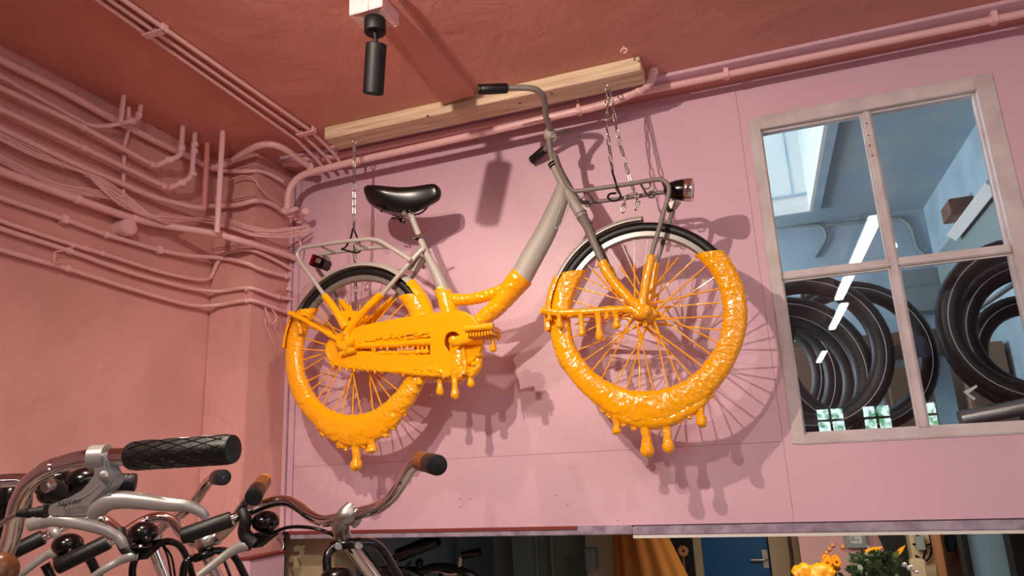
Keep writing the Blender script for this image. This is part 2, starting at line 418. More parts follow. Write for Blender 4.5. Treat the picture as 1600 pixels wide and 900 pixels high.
# ---------------------------------------------------------------- timber beam carrying the bicycle
bl, br = atz(503, 213, 2.606).x, atz(1003, 112, 2.606).x
beam = MB().box((bl, 2.512, 2.60), (br, 2.632, ZC - .0005)).build('timber_beam', M['wood'], None, smooth=False, bevel=.003)
tag(beam, 'raw pine beam under the pink ceiling carrying two chains', 'beam')
for px, py in ((668, 182), (812, 161), (862, 146), (1100, 1)):
    if px < 1000: MB().lathe(atz(px, py, 2.5995), (0, 0, 1), [(-.0008, .004), (0, .006), (.004, .006)], 10).build('knot', M['plank'], beam)

# ---------------------------------------------------------------- black ceiling spotlight
bx = atz(586, 31, ZC - .075)
sp = thing('ceiling_spotlight', 'black cylinder spotlight on a pink block under the ceiling', 'lamp', (bx.x, bx.y, ZC))
c0 = [atz(554, 33, ZC - .075), atz(594, 24, ZC - .075)]
hw = .055
m = MB().box((bx.x - .066, bx.y - .055, ZC - .075), (bx.x - .016, bx.y + .06, ZC)).box((bx.x - .016, bx.y - .055, ZC - .075), (bx.x + .008, bx.y + .06, ZC - .03)).box((bx.x + .008, bx.y - .055, ZC - .075), (bx.x + .058, bx.y + .06, ZC))
m.build('mounting_block', M['pipe_light'], sp, smooth=False, bevel=.002)
MB().lathe((bx.x, bx.y, ZC - .075), (0, 0, -1), [(0, .034), (.004, .036), (.046, .036), (.05, .033)], 32).build('canopy', M['blackmatt'], sp)
bA = aty(588, 68, bx.y + .005); bB = aty(583, 147, bx.y + .052)
ax = (bB - bA).normalized()
MB().tube([Vector((bx.x, bx.y, ZC - .125)), bA + ax * .002], .007, 12).build('swivel_stem', M['blackmatt'], sp)
MB().lathe(bA, ax, [(0, .030), (.003, .0345), ((bB - bA).length - .002, .0345), ((bB - bA).length, .031), ((bB - bA).length - .03, .029), ((bB - bA).length - .031, .001)], 40).build('lamp_body', M['blackmatt'], sp)
led = (bB - bA).length
MB().lathe(bA + ax * (led - .028), ax, [(0, .002), (.001, .027), (.002, .027), (.003, .002)], 24).build('lamp_lens', emit('warm_led', (1, .82, .6), 3), sp)
L2 = spot('spotlight_beam', bB + ax * .012, bB + ax * 1.0 + Vector((-.12, .42, 0)), 15, (1.0, 0.84, 0.70), 118, 0.8, 0.016)

# ---------------------------------------------------------------- pipes
def pipe_thing(name, label, cat, pts, r, m=None, sm=5, group=None, n=12):
    o = MB().tube(pts, r, n, sm).build(name, m or M['pipe'])
    return tag(o, label, cat, group)
def collar(parent, c, d, r, l=.016, nm='coupling', m=None):
    m = m or M['pipe_light']; d = Vector(d).normalized()
    MB().lathe(Vector(c) - d * l / 2, d, [(0, r * .97), (l * .15, r * 1.13), (l * .85, r * 1.13), (l, r * .97)], 14).build(nm, m or M['pipe'], parent)
def LW(px, py, off): return atx(px, py, XL + off)
def near_y(px, py, y): return aty(px, py, y)
def clipbox(parent, c, r, d):
    c = Vector(c); MB().box(c + Vector((-r * 1.7, -.012, -r * 1.5)), c + Vector((r * 1.2, .012, r * 1.5))).build('pipe_clip', M['pipe_light'], parent, smooth=False, bevel=.002)

o = .045
pA = [LW(-40, 63, .04), LW(0, 93, .04), LW(90, 138, .04), LW(180, 188, .04), LW(250, 224, .04), LW(300, 247, .04), LW(326, 261, .05), atz(352, 257, 2.60), atz(380, 240, 2.61), atz(403, 228, 2.618), atz(425, 226, 2.618), atz(445, 233, 2.612), atz(468, 250, 2.60), atz(486, 262, 2.59)]
P1 = pipe_thing('water_pipe', 'thick pink pipe nearest the ceiling arching over the pillar', 'pipe', pA, .0155)
collar(P1, atz(484, 260.5, 2.591), atz(484, 260.5, 2.591) - atz(468, 250, 2.60), .0185)
P2 = pipe_thing('water_pipe', 'thin pink pipe bending up to the paired stubs at the ceiling', 'pipe', [LW(-40, 100, .05), LW(0, 119, .05), LW(66, 156, .05), LW(130, 191, .05), LW(150, 197, .055), LW(172, 196, .07), LW(190, 192, .09), LW(207, 188, .10), LW(215, 184, .10), LW(219, 172, .10), LW(220.5, 153, .10)], .0095)
collar(P2, LW(217, 180, .10), (0, 0, 1), .012, .02, 'elbow'); collar(P2, LW(205, 189, .10), (0, 1, .2), .012, .03, 'tee')
MB().tube([LW(188, 192, .095), LW(192, 160, .10), LW(195, 138, .10)], .010, 12).build('branch_pipe', M['pipe'], P2)
MB().tube([LW(201, 190, .09), LW(201, 168, .09)], .008, 10).build('branch_pipe', M['pipe'], P2)
collar(P2, LW(201, 196, .06), (0, 0, 1), .014, .012, 'nut')
P2b = pipe_thing('vertical_pipe', 'thin upright pink pipe dropping to the round junction box', 'pipe', [LW(201, 197, .052), LW(198, 215, .03), LW(194, 235, .025), LW(192, 333, .025), LW(190, 350, .03)], .0085, sm=3)
P3 = pipe_thing('water_pipe', 'pink pipe ending in the upper of two knobbly elbows', 'pipe', [LW(-40, 118, .06), LW(0, 137, .06), LW(130, 199, .06), LW(233, 255, .06), LW(246, 258, .065), LW(262, 251, .09), LW(277, 245, .11), LW(283, 236, .115), LW(284.5, 215, .115), LW(287, 175, .115)], .0115, sm=4)
for a, bb in (((130, 199), (0, 1, 0)), ((238, 257), (0, 1, 0)), ((252, 255), (.3, 1, .2))): collar(P3, LW(a[0], a[1], .062), bb, .0135, .022)
collar(P3, LW(264, 250, .09), (.6, .8, .3), .0145, .03, 'elbow'); collar(P3, LW(283.5, 232, .115), (0, 0, 1), .0145, .024, 'elbow')
P4 = pipe_thing('water_pipe', 'pink pipe ending in the lower of two knobbly elbows', 'pipe', [LW(-40, 152, .06), LW(0, 170, .06), LW(130, 231, .06), LW(252, 289, .06), LW(266, 293, .065), LW(282, 286, .09), LW(295, 279, .11), LW(300, 268, .115), LW(302, 245, .115), LW(306.5, 186, .115)], .0115, sm=4)
for a in ((130, 231), (256, 291), (270, 291)): collar(P4, LW(a[0], a[1], .062), (0, 1, 0), .0135, .022)
collar(P4, LW(284, 286, .09), (.6, .8, .3), .0145, .03, 'elbow')
for yy in (272, 236, 226): collar(P4, LW(301.5 + (272 - yy) * .06, yy, .115), (0, 0, 1), .0145, .02, 'elbow')
P5 = pipe_thing('heating_pipe', 'pink pipe turning sharply up into the rose upright', 'pipe', [LW(-40, 178, .045), LW(0, 200, .045), LW(120, 257, .045), LW(190, 287, .045), LW(240, 308, .05), LW(285, 320, .07), LW(306, 324, .085), LW(319, 325, .09)], .0125)
MB().tube([LW(318.5, 327, .09), LW(320, 305, .09), LW(325.5, 198, .09)], .0125, 12).build('upright_pipe', M['pipe_dark'], P5)
P5b = pipe_thing('heating_pipe', 'pink pipe bending round the middle of the pillar', 'pipe', [LW(322, 322, .05), aty(345, 322, YP - .04), aty(372, 320, YP - .045), aty(396, 314, YP - .03), aty(412, 315, YP + .04), aty(428, 321, YP + .10), aty(441, 330, YP + .16)], .0125)
P5c = pipe_thing('cut_off_pipe', 'short pink pipe with a black disc for its dark open end beside the pillar', 'pipe', [LW(330, 264, .05), aty(350, 267, YP - .04), aty(378, 268, YP - .04), aty(400, 267, YP + 0), aty(418, 271, YP + .06), aty(442, 283.5, YP + .14)], .0105)
MB().lathe(aty(442, 283.5, YP + .14) + Vector((0, .0005, -.0003)), aty(442, 283.5, YP + .14) - aty(432, 278, YP + .11), [(0, .0105), (.001, .0095)], 12).build('pipe_mouth_shade', M['void'], P5c)  # black disc painted in for the shade inside the pipe
V6 = pipe_thing('vertical_pipe', 'long upright pale pink pipe rising to the ceiling before the pillar', 'pipe', [aty(339, 364, 2.36), aty(348.5, 196, 2.36)], .0125, M['pipe_light'], 1)
P6 = pipe_thing('water_pipe', 'thick pale pink pipe sloping across the middle of the left wall', 'pipe', [LW(-40, 248, .05), LW(0, 267, .05), LW(120, 311, .05), LW(191, 336, .05), LW(230, 347, .055), LW(260, 353, .06), atx(329, 364, XP - .06), atx(382, 378, XP + .03), atx(449, 399, XP + .04), atx(480, 413, XP + .05)], .0155)
for px, py in ((121, 311.5), (209, 341)): collar(P6, LW(px, py, .05), (0, 1, 0), .0172, .02)
P7 = pipe_thing('conduit', 'pink conduit running through the round junction box', 'pipe', [LW(-40, 294, .022), LW(0, 309, .022), LW(96, 341, .022), LW(164, 366, .022), LW(204, 378, .022), LW(249, 391, .024), LW(300, 400, .04), aty(344, 403, YP - .03), aty(384, 411, YP - .03), atx(407, 421, XP + .022), atx(442, 431, XP + .022)], .0105)
for px, py in ((100, 343), (249, 391)): clipbox(P7, LW(px, py, .022), .0105, None)
collar(P7, LW(166, 367, .022), (0, 1, 0), .0125, .014, 'gland')
P7c = atx(457, 441, XP + .03)
jb = MB().lathe(LW(196, 361, .0) + Vector((0, -.03, 0)), (1, 0, 0), [(0, .036), (.045, .036), (.05, .0365), (.055, .035), (.057, .03)], 28).build('junction_box', M['pipe'])
tag(jb, 'round pink junction box on the left wall conduit', 'junction box')
MB().lathe(LW(196, 361, .0) + Vector((.057, -.03, 0)), (1, 0, 0), [(0, .0325), (.004, .0325), (.005, .031)], 28).build('lid', M['pipe'], jb)
jb2 = MB().lathe(atx(462, 443, XP), (1, 0, 0), [(0, .026), (.03, .026), (.033, .024)], 24).build('junction_box', M['pipe'])
tag(jb2, 'small round pink junction box on the pillar behind the bicycle rack', 'junction box')
for k, (px, py) in enumerate(((447, 432), (452, 452))): collar(jb2, atx(px, py, XP + .018), (0, 1, -.3), .011, .022, 'gland')
P8 = pipe_thing('conduit', 'pink conduit with a sharp upward kink before the pillar', 'pipe', [LW(-40, 328, .022), LW(0, 345, .022), LW(112, 382, .022), LW(175, 401, .022), LW(240, 422, .022), LW(290, 434, .024), LW(318, 437, .03), aty(330, 432, YP - .02), aty(339, 412, YP - .02), aty(350, 398, YP - .02), aty(368, 392, YP - .02), aty(393, 391, YP - .02), atx(420, 402, XP + .02), atx(450, 418, XP + .02), atx(466, 430, XP + .02), atx(471.5, 442, XP + .02), atx(471, 456, XP + .02)], .009)
for px, py in ((113, 383), (133, 388), (160, 396)): collar(P8, LW(px, py, .022), (0, 1, 0), .0105, .014)
P9 = pipe_thing('conduit', 'upper of the two lowest pink conduits bent round the pillar', 'pipe', [LW(-40, 340, .022), LW(0, 357, .022), LW(110, 393, .022), LW(200, 425, .022), LW(280, 447, .025), LW(312, 453, .03), aty(345, 455, YP - .02), aty(380, 450, YP - .02), atx(400, 452, XP + .018), atx(430, 463, XP + .02), atx(462, 469, XP + .02)], .0095)
P10 = pipe_thing('conduit', 'lowest pink conduit on the left wall bent round the pillar', 'pipe', [LW(-40, 374, .022), LW(0, 390, .022), LW(105, 420, .022), LW(200, 450, .022), LW(280, 473, .025), LW(312, 478, .03), aty(345, 476, YP - .02), aty(380, 470, YP - .02), atx(400, 471, XP + .018), atx(432, 483, XP + .02), atx(455, 490, XP + .02)], .0095)
for P, py in ((P9, 452), (P10, 470)):
    for k in range(5): collar(P, aty(384 + 4 * k, py + (k > 2) * (k - 2), YP - .016 + .012 * k), (.5, .8, 0), .0112 + .0015 * (k % 2), .008, 'bellows')
for P, pts in ((P9, ((108, 392), (434, 464))), (P10, ((106, 420),))):
    for px, py in pts: collar(P, LW(px, py, .022) if px < 300 else atx(px, py, XP + .02), (0, 1, -.1), .0115, .02)
hk = MB().tube([LW(97, 392, .03), LW(88, 393, .035), LW(85, 398, .05), LW(85, 406, .055), LW(88, 411, .05), LW(98, 409, .03)], .0032, 8, 3).build('wall_bracket', M['pipe'])
tag(hk, 'small pink hook bracket between the two lowest conduits', 'bracket')
lc = MB().tube([atx(414, 480, XP + .02), atx(420, 497, XP + .03), atx(426, 507, XP + .03), atx(432, 495, XP + .03), atx(424, 482, XP + .02)], .003, 6, 4)
lc.tube([atx(414, 498, XP + .02), atx(415, 508, XP + .02), atx(420, 520, XP + .02), atx(428, 540, XP + .01), atx(430, 548, XP + .006)], .0022, 6, 4)
lc.tube([atx(420, 500, XP + .02), atx(430, 515, XP + .02), atx(437, 530, XP + .01)], .0022, 6, 4)
tag(lc.build('cable_loop', M['pipe']), 'loose loop of painted cable hanging under the lowest conduit', 'cable')

# cable bundles
cb = thing('cable_bundle', 'upper bundle of thin painted cables tied along the pipes', 'cables', LW(0, 212, .03))
path = [(-40, 190), (0, 213), (50, 237), (99, 258), (136, 272), (165, 292), (195, 313), (235, 337), (262, 341), (300, 343), (335, 345), (365, 352), (395, 361), (425, 365), (452, 363), (482, 358)]
for k in range(7):
    pts = []
    for i, (px, py) in enumerate(path):
        tie = i in (3, 4, 7, 9); s = .35 if tie else 1.0
        dx = random.uniform(-2, 2) * s; dy = (k - 3) * 2.1 * (s if i not in (5, 6) else 1.6) + random.uniform(-1.2, 1.2) * s
        off = .075 if 4 < i < 9 else .045
        if i < 10: pts.append(LW(px + dx, py + dy, off + random.uniform(0, .008)))
        elif i < 12: pts.append(aty(px + dx, py + dy, YP - .045 - random.uniform(0, .006)))
        else: pts.append(aty(px + dx, py + dy, (YP - .04, YP + .03, YP + .12, YP + .20)[i - 12]))
    MB().tube(pts, .0034, 6, 4).build('cable', M['pipe'], cb)
for i in (3, 4, 7): 
    c = LW(*path[i], .052); MB().tube([c + Vector((math.cos(a) * .012, 0, math.sin(a) * .012)) for a in [k * pi / 5 for k in range(10)]], .0018, 6, 1, closed=True).tube([c, c + Vector((.02, -.006, -.015))], .0015, 5).build('cable_tie', M['pipe_light'], cb)
cb2 = thing('cable_bundle', 'lower slack bundle of painted cables above the thick pipe', 'cables', LW(0, 250, .03))
path = [(-40, 228), (0, 249), (45, 271), (90, 291), (130, 299), (165, 305), (195, 314), (215, 325), (236, 338)]
for k in range(5):
    pts = [LW(px + random.uniform(-2, 2), py + (k - 2) * (2.6 if i < 6 else 1.5) + random.uniform(-1.5, 1.5), .03 + random.uniform(0, .01) + .006 * i) for i, (px, py) in enumerate(path)]
    MB().tube(pts, .0031, 6, 4).build('cable', M['pipe'], cb2)
dc = MB().tube([aty(352, 284, YP - .053), aty(376, 275, YP - .053), aty(395, 278, YP - .05), aty(405, 292, YP - .03), aty(420, 306, YP + .05), aty(443, 322, YP + .16)], .0035, 8, 5)
tag(dc.build('cable', M['pipe']), 'single thin painted cable curving over the pillar top', 'cable')
dc = MB().tube([aty(466, 361, 2.79), aty(467, 372, 2.79), aty(470, 384, 2.80), aty(466, 400, 2.80)], .004, 8, 4)
tag(dc.build('cable', M['pipe']), 'short drop cable hanging beside the rear rack', 'cable')

# valve stack where the back wall pipe comes down
vs = thing('pipe_manifold', 'row of pink pipe fittings entering the corner of the wall', 'pipe fitting', aty(450, 325, 2.70))
a, b_ = aty(444, 328, 2.69), aty(484, 354, 2.90)
MB().tube([a, b_], .0125, 12).build('pipe', M['pipe'], vs)
d = (b_ - a).normalized()
for k in range(5): collar(vs, a + (b_ - a) * (.06 + .17 * k), d, .0165 + .003 * (k % 2), .026, 'coupling')
MB().lathe(aty(478, 331, 2.74), (.4, -1, .2), [(-.02, .006), (0, .006), (.002, .018), (.008, .020), (.012, .016)], 8).build('valve_wheel', M['pipe'], vs)
MB().tube([aty(467, 343, 2.80), aty(478, 331, 2.74)], .010, 10).build('valve_stem', M['pipe'], vs)
collar(vs, aty(458, 328, 2.70), (1, 0, .2), .010, .05, 'lever')

P11 = pipe_thing('water_pipe', 'pink pipe along the back wall top with a knobbly elbow up to the ceiling', 'pipe',
    [aty(449, 328, 2.70), aty(450, 312, 2.70), aty(453, 296, 2.70), aty(463, 281, 2.70), aty(480, 271, 2.70), aty(510, 263, 2.70), aty(560, 251, 2.70), aty(720, 215.5, 2.70), aty(900, 174, 2.70), aty(940, 164, 2.70), aty(975, 152, 2.69), aty(1000, 140, 2.67), aty(1014, 130, 2.652), aty(1019, 118, 2.64), aty(1021, 106, 2.635), aty(1023, 88, 2.63)], .0172, n=16)
for px, py, y in ((1010, 133, 2.657), (999, 141, 2.67)): collar(P11, aty(px, py, y), aty(1019, 120, 2.645) - aty(1000, 140, 2.67), .0185, .02, 'elbow')
collar(P11, aty(1020.5, 113, 2.638), (0, 0, 1), .0185, .022, 'elbow')
for px, py in ((905, 162), (556, 241)):
    c = aty(px, py + 11, 2.70)
    MB().box(c + Vector((-.006, -.02, .0)), c + Vector((.006, -.016, .07))).box(c + Vector((-.009, -.019, -.018)), c + Vector((.009, .018, .018))).build('pipe_hanger', M['pipe'], P11, smooth=False, bevel=.002)
P13 = pipe_thing('water_pipe', 'straight pink pipe under the ceiling batten running right past the window', 'pipe', [aty(505, 247, 2.735), aty(800, 186, 2.735), aty(1066, 131, 2.735), aty(1330, 76, 2.735), aty(1600, 21, 2.735), aty(1760, -12, 2.735)], .0142, sm=1, n=16)
for px, py in ((1135, 113), (1553, 27)):
    c = aty(px, py + 3, 2.735); MB().box(c + Vector((-.010, -.019, -.018)), c + Vector((.010, .018, .035))).build('pipe_clip', M['pipe_light'], P13, smooth=False, bevel=.002)
P12 = pipe_thing('stub_pipe', 'short stub of pink pipe behind the corner pipes', 'pipe', [aty(443, 256, 2.72), aty(500, 243, 2.735)], .016, sm=1)

# conduits on the ceiling
cg = 'three conduits across the ceiling'
lab = ['left one of three thin conduits across the ceiling', 'middle one of three thin conduits across the ceiling', 'right one of three thin conduits across the ceiling']
cond = []
for k, (a, e) in enumerate((((153, 0), (462, 217)), ((172, 0), (473, 210)), ((193, 0), (484, 203)))):
    p0, p1 = atz(*a, ZC - .012), atz(*e, ZC - .012)
    dd = (p1 - p0).normalized()
    q = p1 + dd * .18
    cond.append(pipe_thing('ceiling_conduit', lab[k], 'conduit', [p0 - dd * .6, p0, p1, q + Vector((0, 0, -.03)), q + dd * .06 + Vector((0, 0, -.055))], .0085, sm=1, group=cg))
for px, py in ((247, 46), (482, 204)):
    c = atz(px, py, ZC - .012); m = MB()
    m.box(c + Vector((-.06, -.014, -.016)), c + Vector((.03, .014, -.010))); m.box(c + Vector((.024, -.014, -.016)), c + Vector((.034, .014, .012)))
    for dx in (-.034, -.006): m.box(c + Vector((dx, -.012, -.012)), c + Vector((dx + .006, .012, .011)))
    ob = m.build('conduit_clip', M['pipe_light'], None, smooth=False, bevel=.0015)
    tag(ob, 'pale pink clip on the ceiling conduits ' + ('near the top edge' if px < 300 else 'beside the beam end'), 'clip', 'conduit clips')
wr = pipe_thing('lamp_cable', 'pink conduit feeding the black spotlight block', 'conduit', [atz(565, -12, ZC - .02), atz(572, 8, ZC - .02), bx + Vector((-.004, -.04, .057))], .009, sm=3)
# screw eyes in the ceiling
for px, py, lb in ((975, 80, 'pink screw eye in the ceiling above the beam end'),):
    c = atz(px, py, ZC - .02); c.z = ZC - .018
    m = MB().tube([c + Vector((math.cos(a) * .012, math.sin(a) * .004, math.sin(a) * .012)) for a in [k * pi / 7 for k in range(-4, 9)]], .0035, 8).tube([c + Vector((0, 0, .012)), c + Vector((0, 0, .019))], .0035, 8)
    tag(m.build('screw_eye', M['pipe_light']), lb, 'hook')
# ---------------------------------------------------------------- the hanging bicycle
SL = .0245
NN = Vector((SL, 1, 0)).normalized()          # points into the wall
E1 = Vector((1, -SL, 0)).normalized()
def bk(px, py, w_=0):
    d = ray(px, py); return CAM + d * ((2.551 - w_) / (d.y + SL * d.x))
def mir(p):
    w_ = (2.551 - (p.y + SL * p.x)); return p + NN * (2 * w_ * NN.y)
FC = bk(1006, 491); RC = bk(558, 543)
ZP = bk(855, 430, .02).z                        # the level the bicycle was dipped to
bike = thing('hanging_bicycle', 'grey city bicycle dipped in dripping yellow paint hanging from chains', 'bicycle', bk(700, 530))
PXM = 2.56 / F                                   # metres per pixel near the bicycle

def wheel(c, nm, ph):
    def W(r, t, w_): return c + E1 * (r * math.cos(t)) + Vector((0, 0, r * math.sin(t))) - NN * w_
    N = 144
    m = MB(); prof = [(.290, -.006), (.290, .006), (.296, .0125), (.314, .0125), (.316, .0105), (.310, .0), (.316, -.0105), (.314, -.0125), (.296, -.0125)]
    n = len(prof)
    for i in range(N):
        t = 2 * pi * i / N
        for r, q in prof: m.v.append(W(r, t, q))
    for i in range(N):
        for k in range(n): a, b_ = i * n, ((i + 1) % N) * n; k2 = (k + 1) % n; m.face((a + k, a + k2, b_ + k2, b_ + k))
    rim = m.build('wheel', M['rim'], bike, angle=25)
    m = MB(); N = 480; n = 20
    for i in range(N):
        t = 2 * pi * i / N
        for k in range(n):
            a = 2 * pi * k / n; rr = .0205
            ca = math.cos(a)
            if .15 < ca < .85: rr += .0007 if ((i + (2 if math.sin(a) > 0 else 0)) % 4 < 2) == (ca > .5) else -.0004
            if ca > .9: rr += .0003 * (1 if i % 4 < 2 else -1)
            m.v.append(W(.3305 + rr * ca, t, rr * math.sin(a)))
    for i in range(N):
        for k in range(n): a, b_ = i * n, ((i + 1) % N) * n; k2 = (k + 1) % n; m.face((a + k, a + k2, b_ + k2, b_ + k))
    m.build('tyre', M['rubber'], rim, angle=60)
    MB().lathe(c - NN * .055, NN, [(0, .006), (.012, .006), (.013, .011), (.02, .011), (.021, .030), (.025, .031), (.027, .018), (.083, .018), (.085, .031), (.089, .030), (.09, .011), (.11, .006)], 20).build('hub', M['yellow'], rim)
    for k in range(36):
        side = 1 if k % 2 else -1; cross = 1 if (k // 2) % 2 else -1
        t = 2 * pi * (k + ph) / 36
        a = W(.028, t - cross * 1.15, side * .028); b_ = W(.291, t, side * .004)
        m = MB(); seg = 9; R = []
        P = [a + (b_ - a) * (i / seg) for i in range(seg + 1)]
        low = [p_.z < ZP for p_ in P]
        for i, p_ in enumerate(P): R.append((.0024 + .0011 * random.random() + (.0016 if i < 3 else 0)) if low[i] else .0013)
        if all(low) or not any(low): m.mi = 0 if all(low) else 1; m.tube(P, R, 6)
        else:
            f = [i for i in range(seg) if low[i] != low[i + 1]][0]; u = (ZP - P[f].z) / (P[f + 1].z - P[f].z); q = P[f] + (P[f + 1] - P[f]) * u
            m.mi = 0 if low[0] else 1; m.tube(P[:f + 1] + [q], R[:f + 1] + [.003 if low[0] else .0013], 6)
            m.mi = 1 - m.mi; m.tube([q] + P[f + 1:], [.003 if not low[0] else .0013] + R[f + 1:], 6)
        m.build('spoke', [M['yellow'], M['steel']], rim)
    return W, rim
WF, rimF = wheel(FC, 'front', .2)
WR, rimR = wheel(RC, 'rear', .55)

# thick coat of paint over the lower part of each wheel
def coat(c, W, sag, name='paint_coat', top=ZP, lean=0):
    m = MB(); N = 1300; n = 56
    for i in range(N):
        t = 2 * pi * i / N
        dn = max(0.0, -math.sin(t))
        s_ = sag * max(0, math.cos(t + pi / 2 - lean)) ** 7
        for k in range(n):
            a = 2 * pi * k / n; ca, sa = math.cos(a), math.sin(a)
            ro = .3215 + ca * .0395 + (s_ * max(0, ca + .3) if ca > -.3 else 0)
            ww = (.0285 + .004 * dn) * math.copysign(abs(sa) ** .75, sa)
            p_ = W(ro, t, ww)
            msk = max(.15, min(1, .55 + 1.6 * noise.noise(p_ * 7 + Vector((2, 2, 2)))))
            nz = lump(p_, 12) * .0022 + lump(p_ + Vector((5, 0, 0)), 55) * .0014 + (wrinkle(p_, 42) * .0036 + wrinkle(p_ + Vector((0, 8, 0)), 85) * .0022) * msk
            if s_ > .01 and ca > .2: nz += lump(p_ + Vector((3, 3, 3)), 18) * .006
            dr = E1 * (math.cos(t) * ca) + Vector((0, 0, math.sin(t) * ca)) - NN * sa
            m.v.append(p_ + dr * nz)
    for i in range(N):
        for k in range(n): a, b_ = i * n, ((i + 1) % N) * n; k2 = (k + 1) % n; m.face((a + k, a + k2, b_ + k2, b_ + k))
    return m.build(name, M['yellow'], bike, bis=((c.x, c.y, top), (SL * .0, .05, 1)), angle=75)
coat(FC, WF, .030, lean=-.05)
coat(RC, WR, .038, lean=.03)

def drip(px, py0, py1, wpx, w_=0.0, parent=None, bulb=1.35):
    """a hanging run of paint from (px,py0) down to (px,py1), wpx wide in pixels"""
    top = bk(px, py0, w_); L = (py1 - py0) * PXM * .98; r = wpx * PXM * .5
    m = MB(); P = []; R = []
    prof = [(0, 1.5), (.05, 1.35), (.14, 1.12), (.28, .95), (.45, .88), (.6, .95), (.72, bulb * .92), (.82, bulb), (.90, bulb * .88), (.96, bulb * .55), (1.0, .08)]
    for h, q in prof:
        P.append(top + Vector((lump(Vector((px, h * 3, 0)), 1) * r * .25, 0, -L * h))); R.append(r * q)
    m.tube(P, R, 16, 3, rough=r * .22, freq=42)
    return m.build('paint_drip', M['yellow'], parent or bike, angle=75)
def drip_small(px, py, h=9, wpx=8, w_=0): return drip(px, py - 3, py + h, wpx, w_, bulb=.8)
for a in ((962, 651, 679, 10, .01), (1007, 655, 714, 14.5, .0), (1040, 655, 707, 13, .0), (1092, 622, 667, 12, .0), (557, 690, 742, 15, .0), (580, 682, 712, 15, .005)): drip(*a)
for a in ((941, 634, 12, 10), (975, 655, 12, 14), (1061, 652, 10, 12), (1075, 643, 12, 12), (1024, 661, 10, 12), (1109, 618, 5, 9), (506, 674, 9, 17), (533, 690, 13, 18), (523, 687, 6, 9), (601, 676, 8, 16), (568, 694, 8, 14), (614, 666, 7, 12), (632, 646, 6, 8), (541, 693, 15, 8), (952, 642, 13, 12), (990, 662, 11, 12), (1084, 636, 12, 10)): drip_small(*a)
# webs of paint joining the drips under the wheels
def web(pts, r, w_=0, rough=.004):
    return MB().tube([bk(x, y, w_) for x, y in pts], [q * PXM for q in r], 20, 10, rough=rough, freq=40).build('paint_run', M['yellow'], bike, angle=75)
web([(943, 630), (962, 646), (985, 655), (1010, 659), (1040, 656), (1065, 646), (1092, 630), (1108, 612)], [5, 9, 10, 11, 11, 10, 9, 4])
web([(500, 664), (520, 680), (548, 688), (570, 687), (590, 678), (610, 664)], [5, 9, 11, 11, 9, 5])

# ---- frame
post = MB().tube([bk(641, 333), bk(656, 372)], 5.6 * PXM, 16).build('seat_post', M['grey'], bike)
sty = [(654, 366), (666, 396), (681, 425), (694, 456), (704, 490)]
MB().tube([bk(x, y) for x, y in sty], [5.8 * PXM, 6.6 * PXM, 9.2 * PXM, 12.3 * PXM, 14 * PXM], 22, 4).build('seat_tube', M['grey'], bike)
FRAME = MB()
FRAME.tube([bk(x, y) for x, y in ((881, 290), (872, 318), (853, 362), (832, 400), (812, 437))], [.029, .037, .043, .046, .046], 24, 5, sx=1.0, sy=.8)
MB().tube([bk(x, y) for x, y in ((862, 252), (876, 280), (893, 310), (909, 338))], [.0165, .0185, .0215, .0225], 20, 3).build('head_tube', M['grey'], bike)
frame = FRAME.build('down_tube', M['grey'], bike)
MB().tube([bk(x, y, .021) for x, y in ((880, 288), (890, 308), (886, 330), (872, 356), (867, 352), (876, 325), (874, 300))], .0022, 6, 3, closed=True).build('frame_rib', M['grey'], frame)
for s_ in (1, -1):
    q = [bk(x, y, .045) for x, y in ((658, 391), (632, 420), (596, 462))]
    q[0] = bk(659, 390, .03)
    if s_ < 0: q = [mir(a) for a in q]
    MB().tube(q, 4.3 * PXM, 12, 2).build('seat_stay', M['fender'], bike)
MB().tube([bk(660, 389, .03), mir(bk(660, 389, .03))], .009, 10).build('stay_bridge', M['fender'], bike)
clamp = MB().lathe(bk(653, 374), bk(656, 366) - bk(653, 374), [(-.008, .016), (-.006, .0175), (.012, .0175), (.014, .016)], 20).build('seat_clamp', M['black'], bike)
MB().tube([bk(640, 372, .02), bk(650, 370, .026), bk(668, 362, .028)], [.005, .006, .006], 10, 2, sy=.6).build('quick_release_lever', M['chrome'], clamp)
MB().ball(bk(643, 372, .02), .007).build('lever_nut', M['black'], clamp)
for (x, y), r in (((864, 256), .021), ((866, 260), .020), ((908, 334), .0245), ((910, 339), .023)):
    MB().lathe(bk(x, y), bk(870, 266) - bk(862, 250) if y < 300 else bk(909, 338) - bk(893, 310), [(-.004, r * .95), (-.003, r), (.003, r), (.004, r * .95)], 24).build('headset_ring', M['grey_dark'] if y > 300 else M['black'], bike)
# fork
FK = [bk(911, 342, .012), bk(919, 358, .034), bk(931, 386, .046), bk(944, 416, .048)]
for s_ in (1, -1):
    q = FK if s_ > 0 else [mir(a) for a in FK]
    MB().tube(q, [.0175, .0165, .0145, .013], 16, 4).build('fork_leg', M['grey_dark'], bike)
    q = [bk(941, 409, .048), bk(950, 428, .049), bk(966, 449, .05), bk(985, 468, .052), bk(1001, 482, .055)]
    if s_ < 0: q = [mir(a) for a in q]
    MB().tube(q, [.0165, .018, .0175, .016, .015], 16, 5, rough=.004, freq=45).build('painted_fork_end', M['yellow'], bike, angle=75)
MB().tube([bk(910, 340, 0), bk(918, 352, .0)], .021, 16).build('fork_crown', M['grey_dark'], bike)
MB().ball(bk(1001, 484, .066), .024, .012, .024).build('hub_nut', M['yellow'], bike)
web([(990, 484), (1003, 490), (1015, 480)], [7, 9, 5], .06, .005); web([(995, 490), (1012, 494), (1025, 486)], [6, 9, 5], .03, .006)
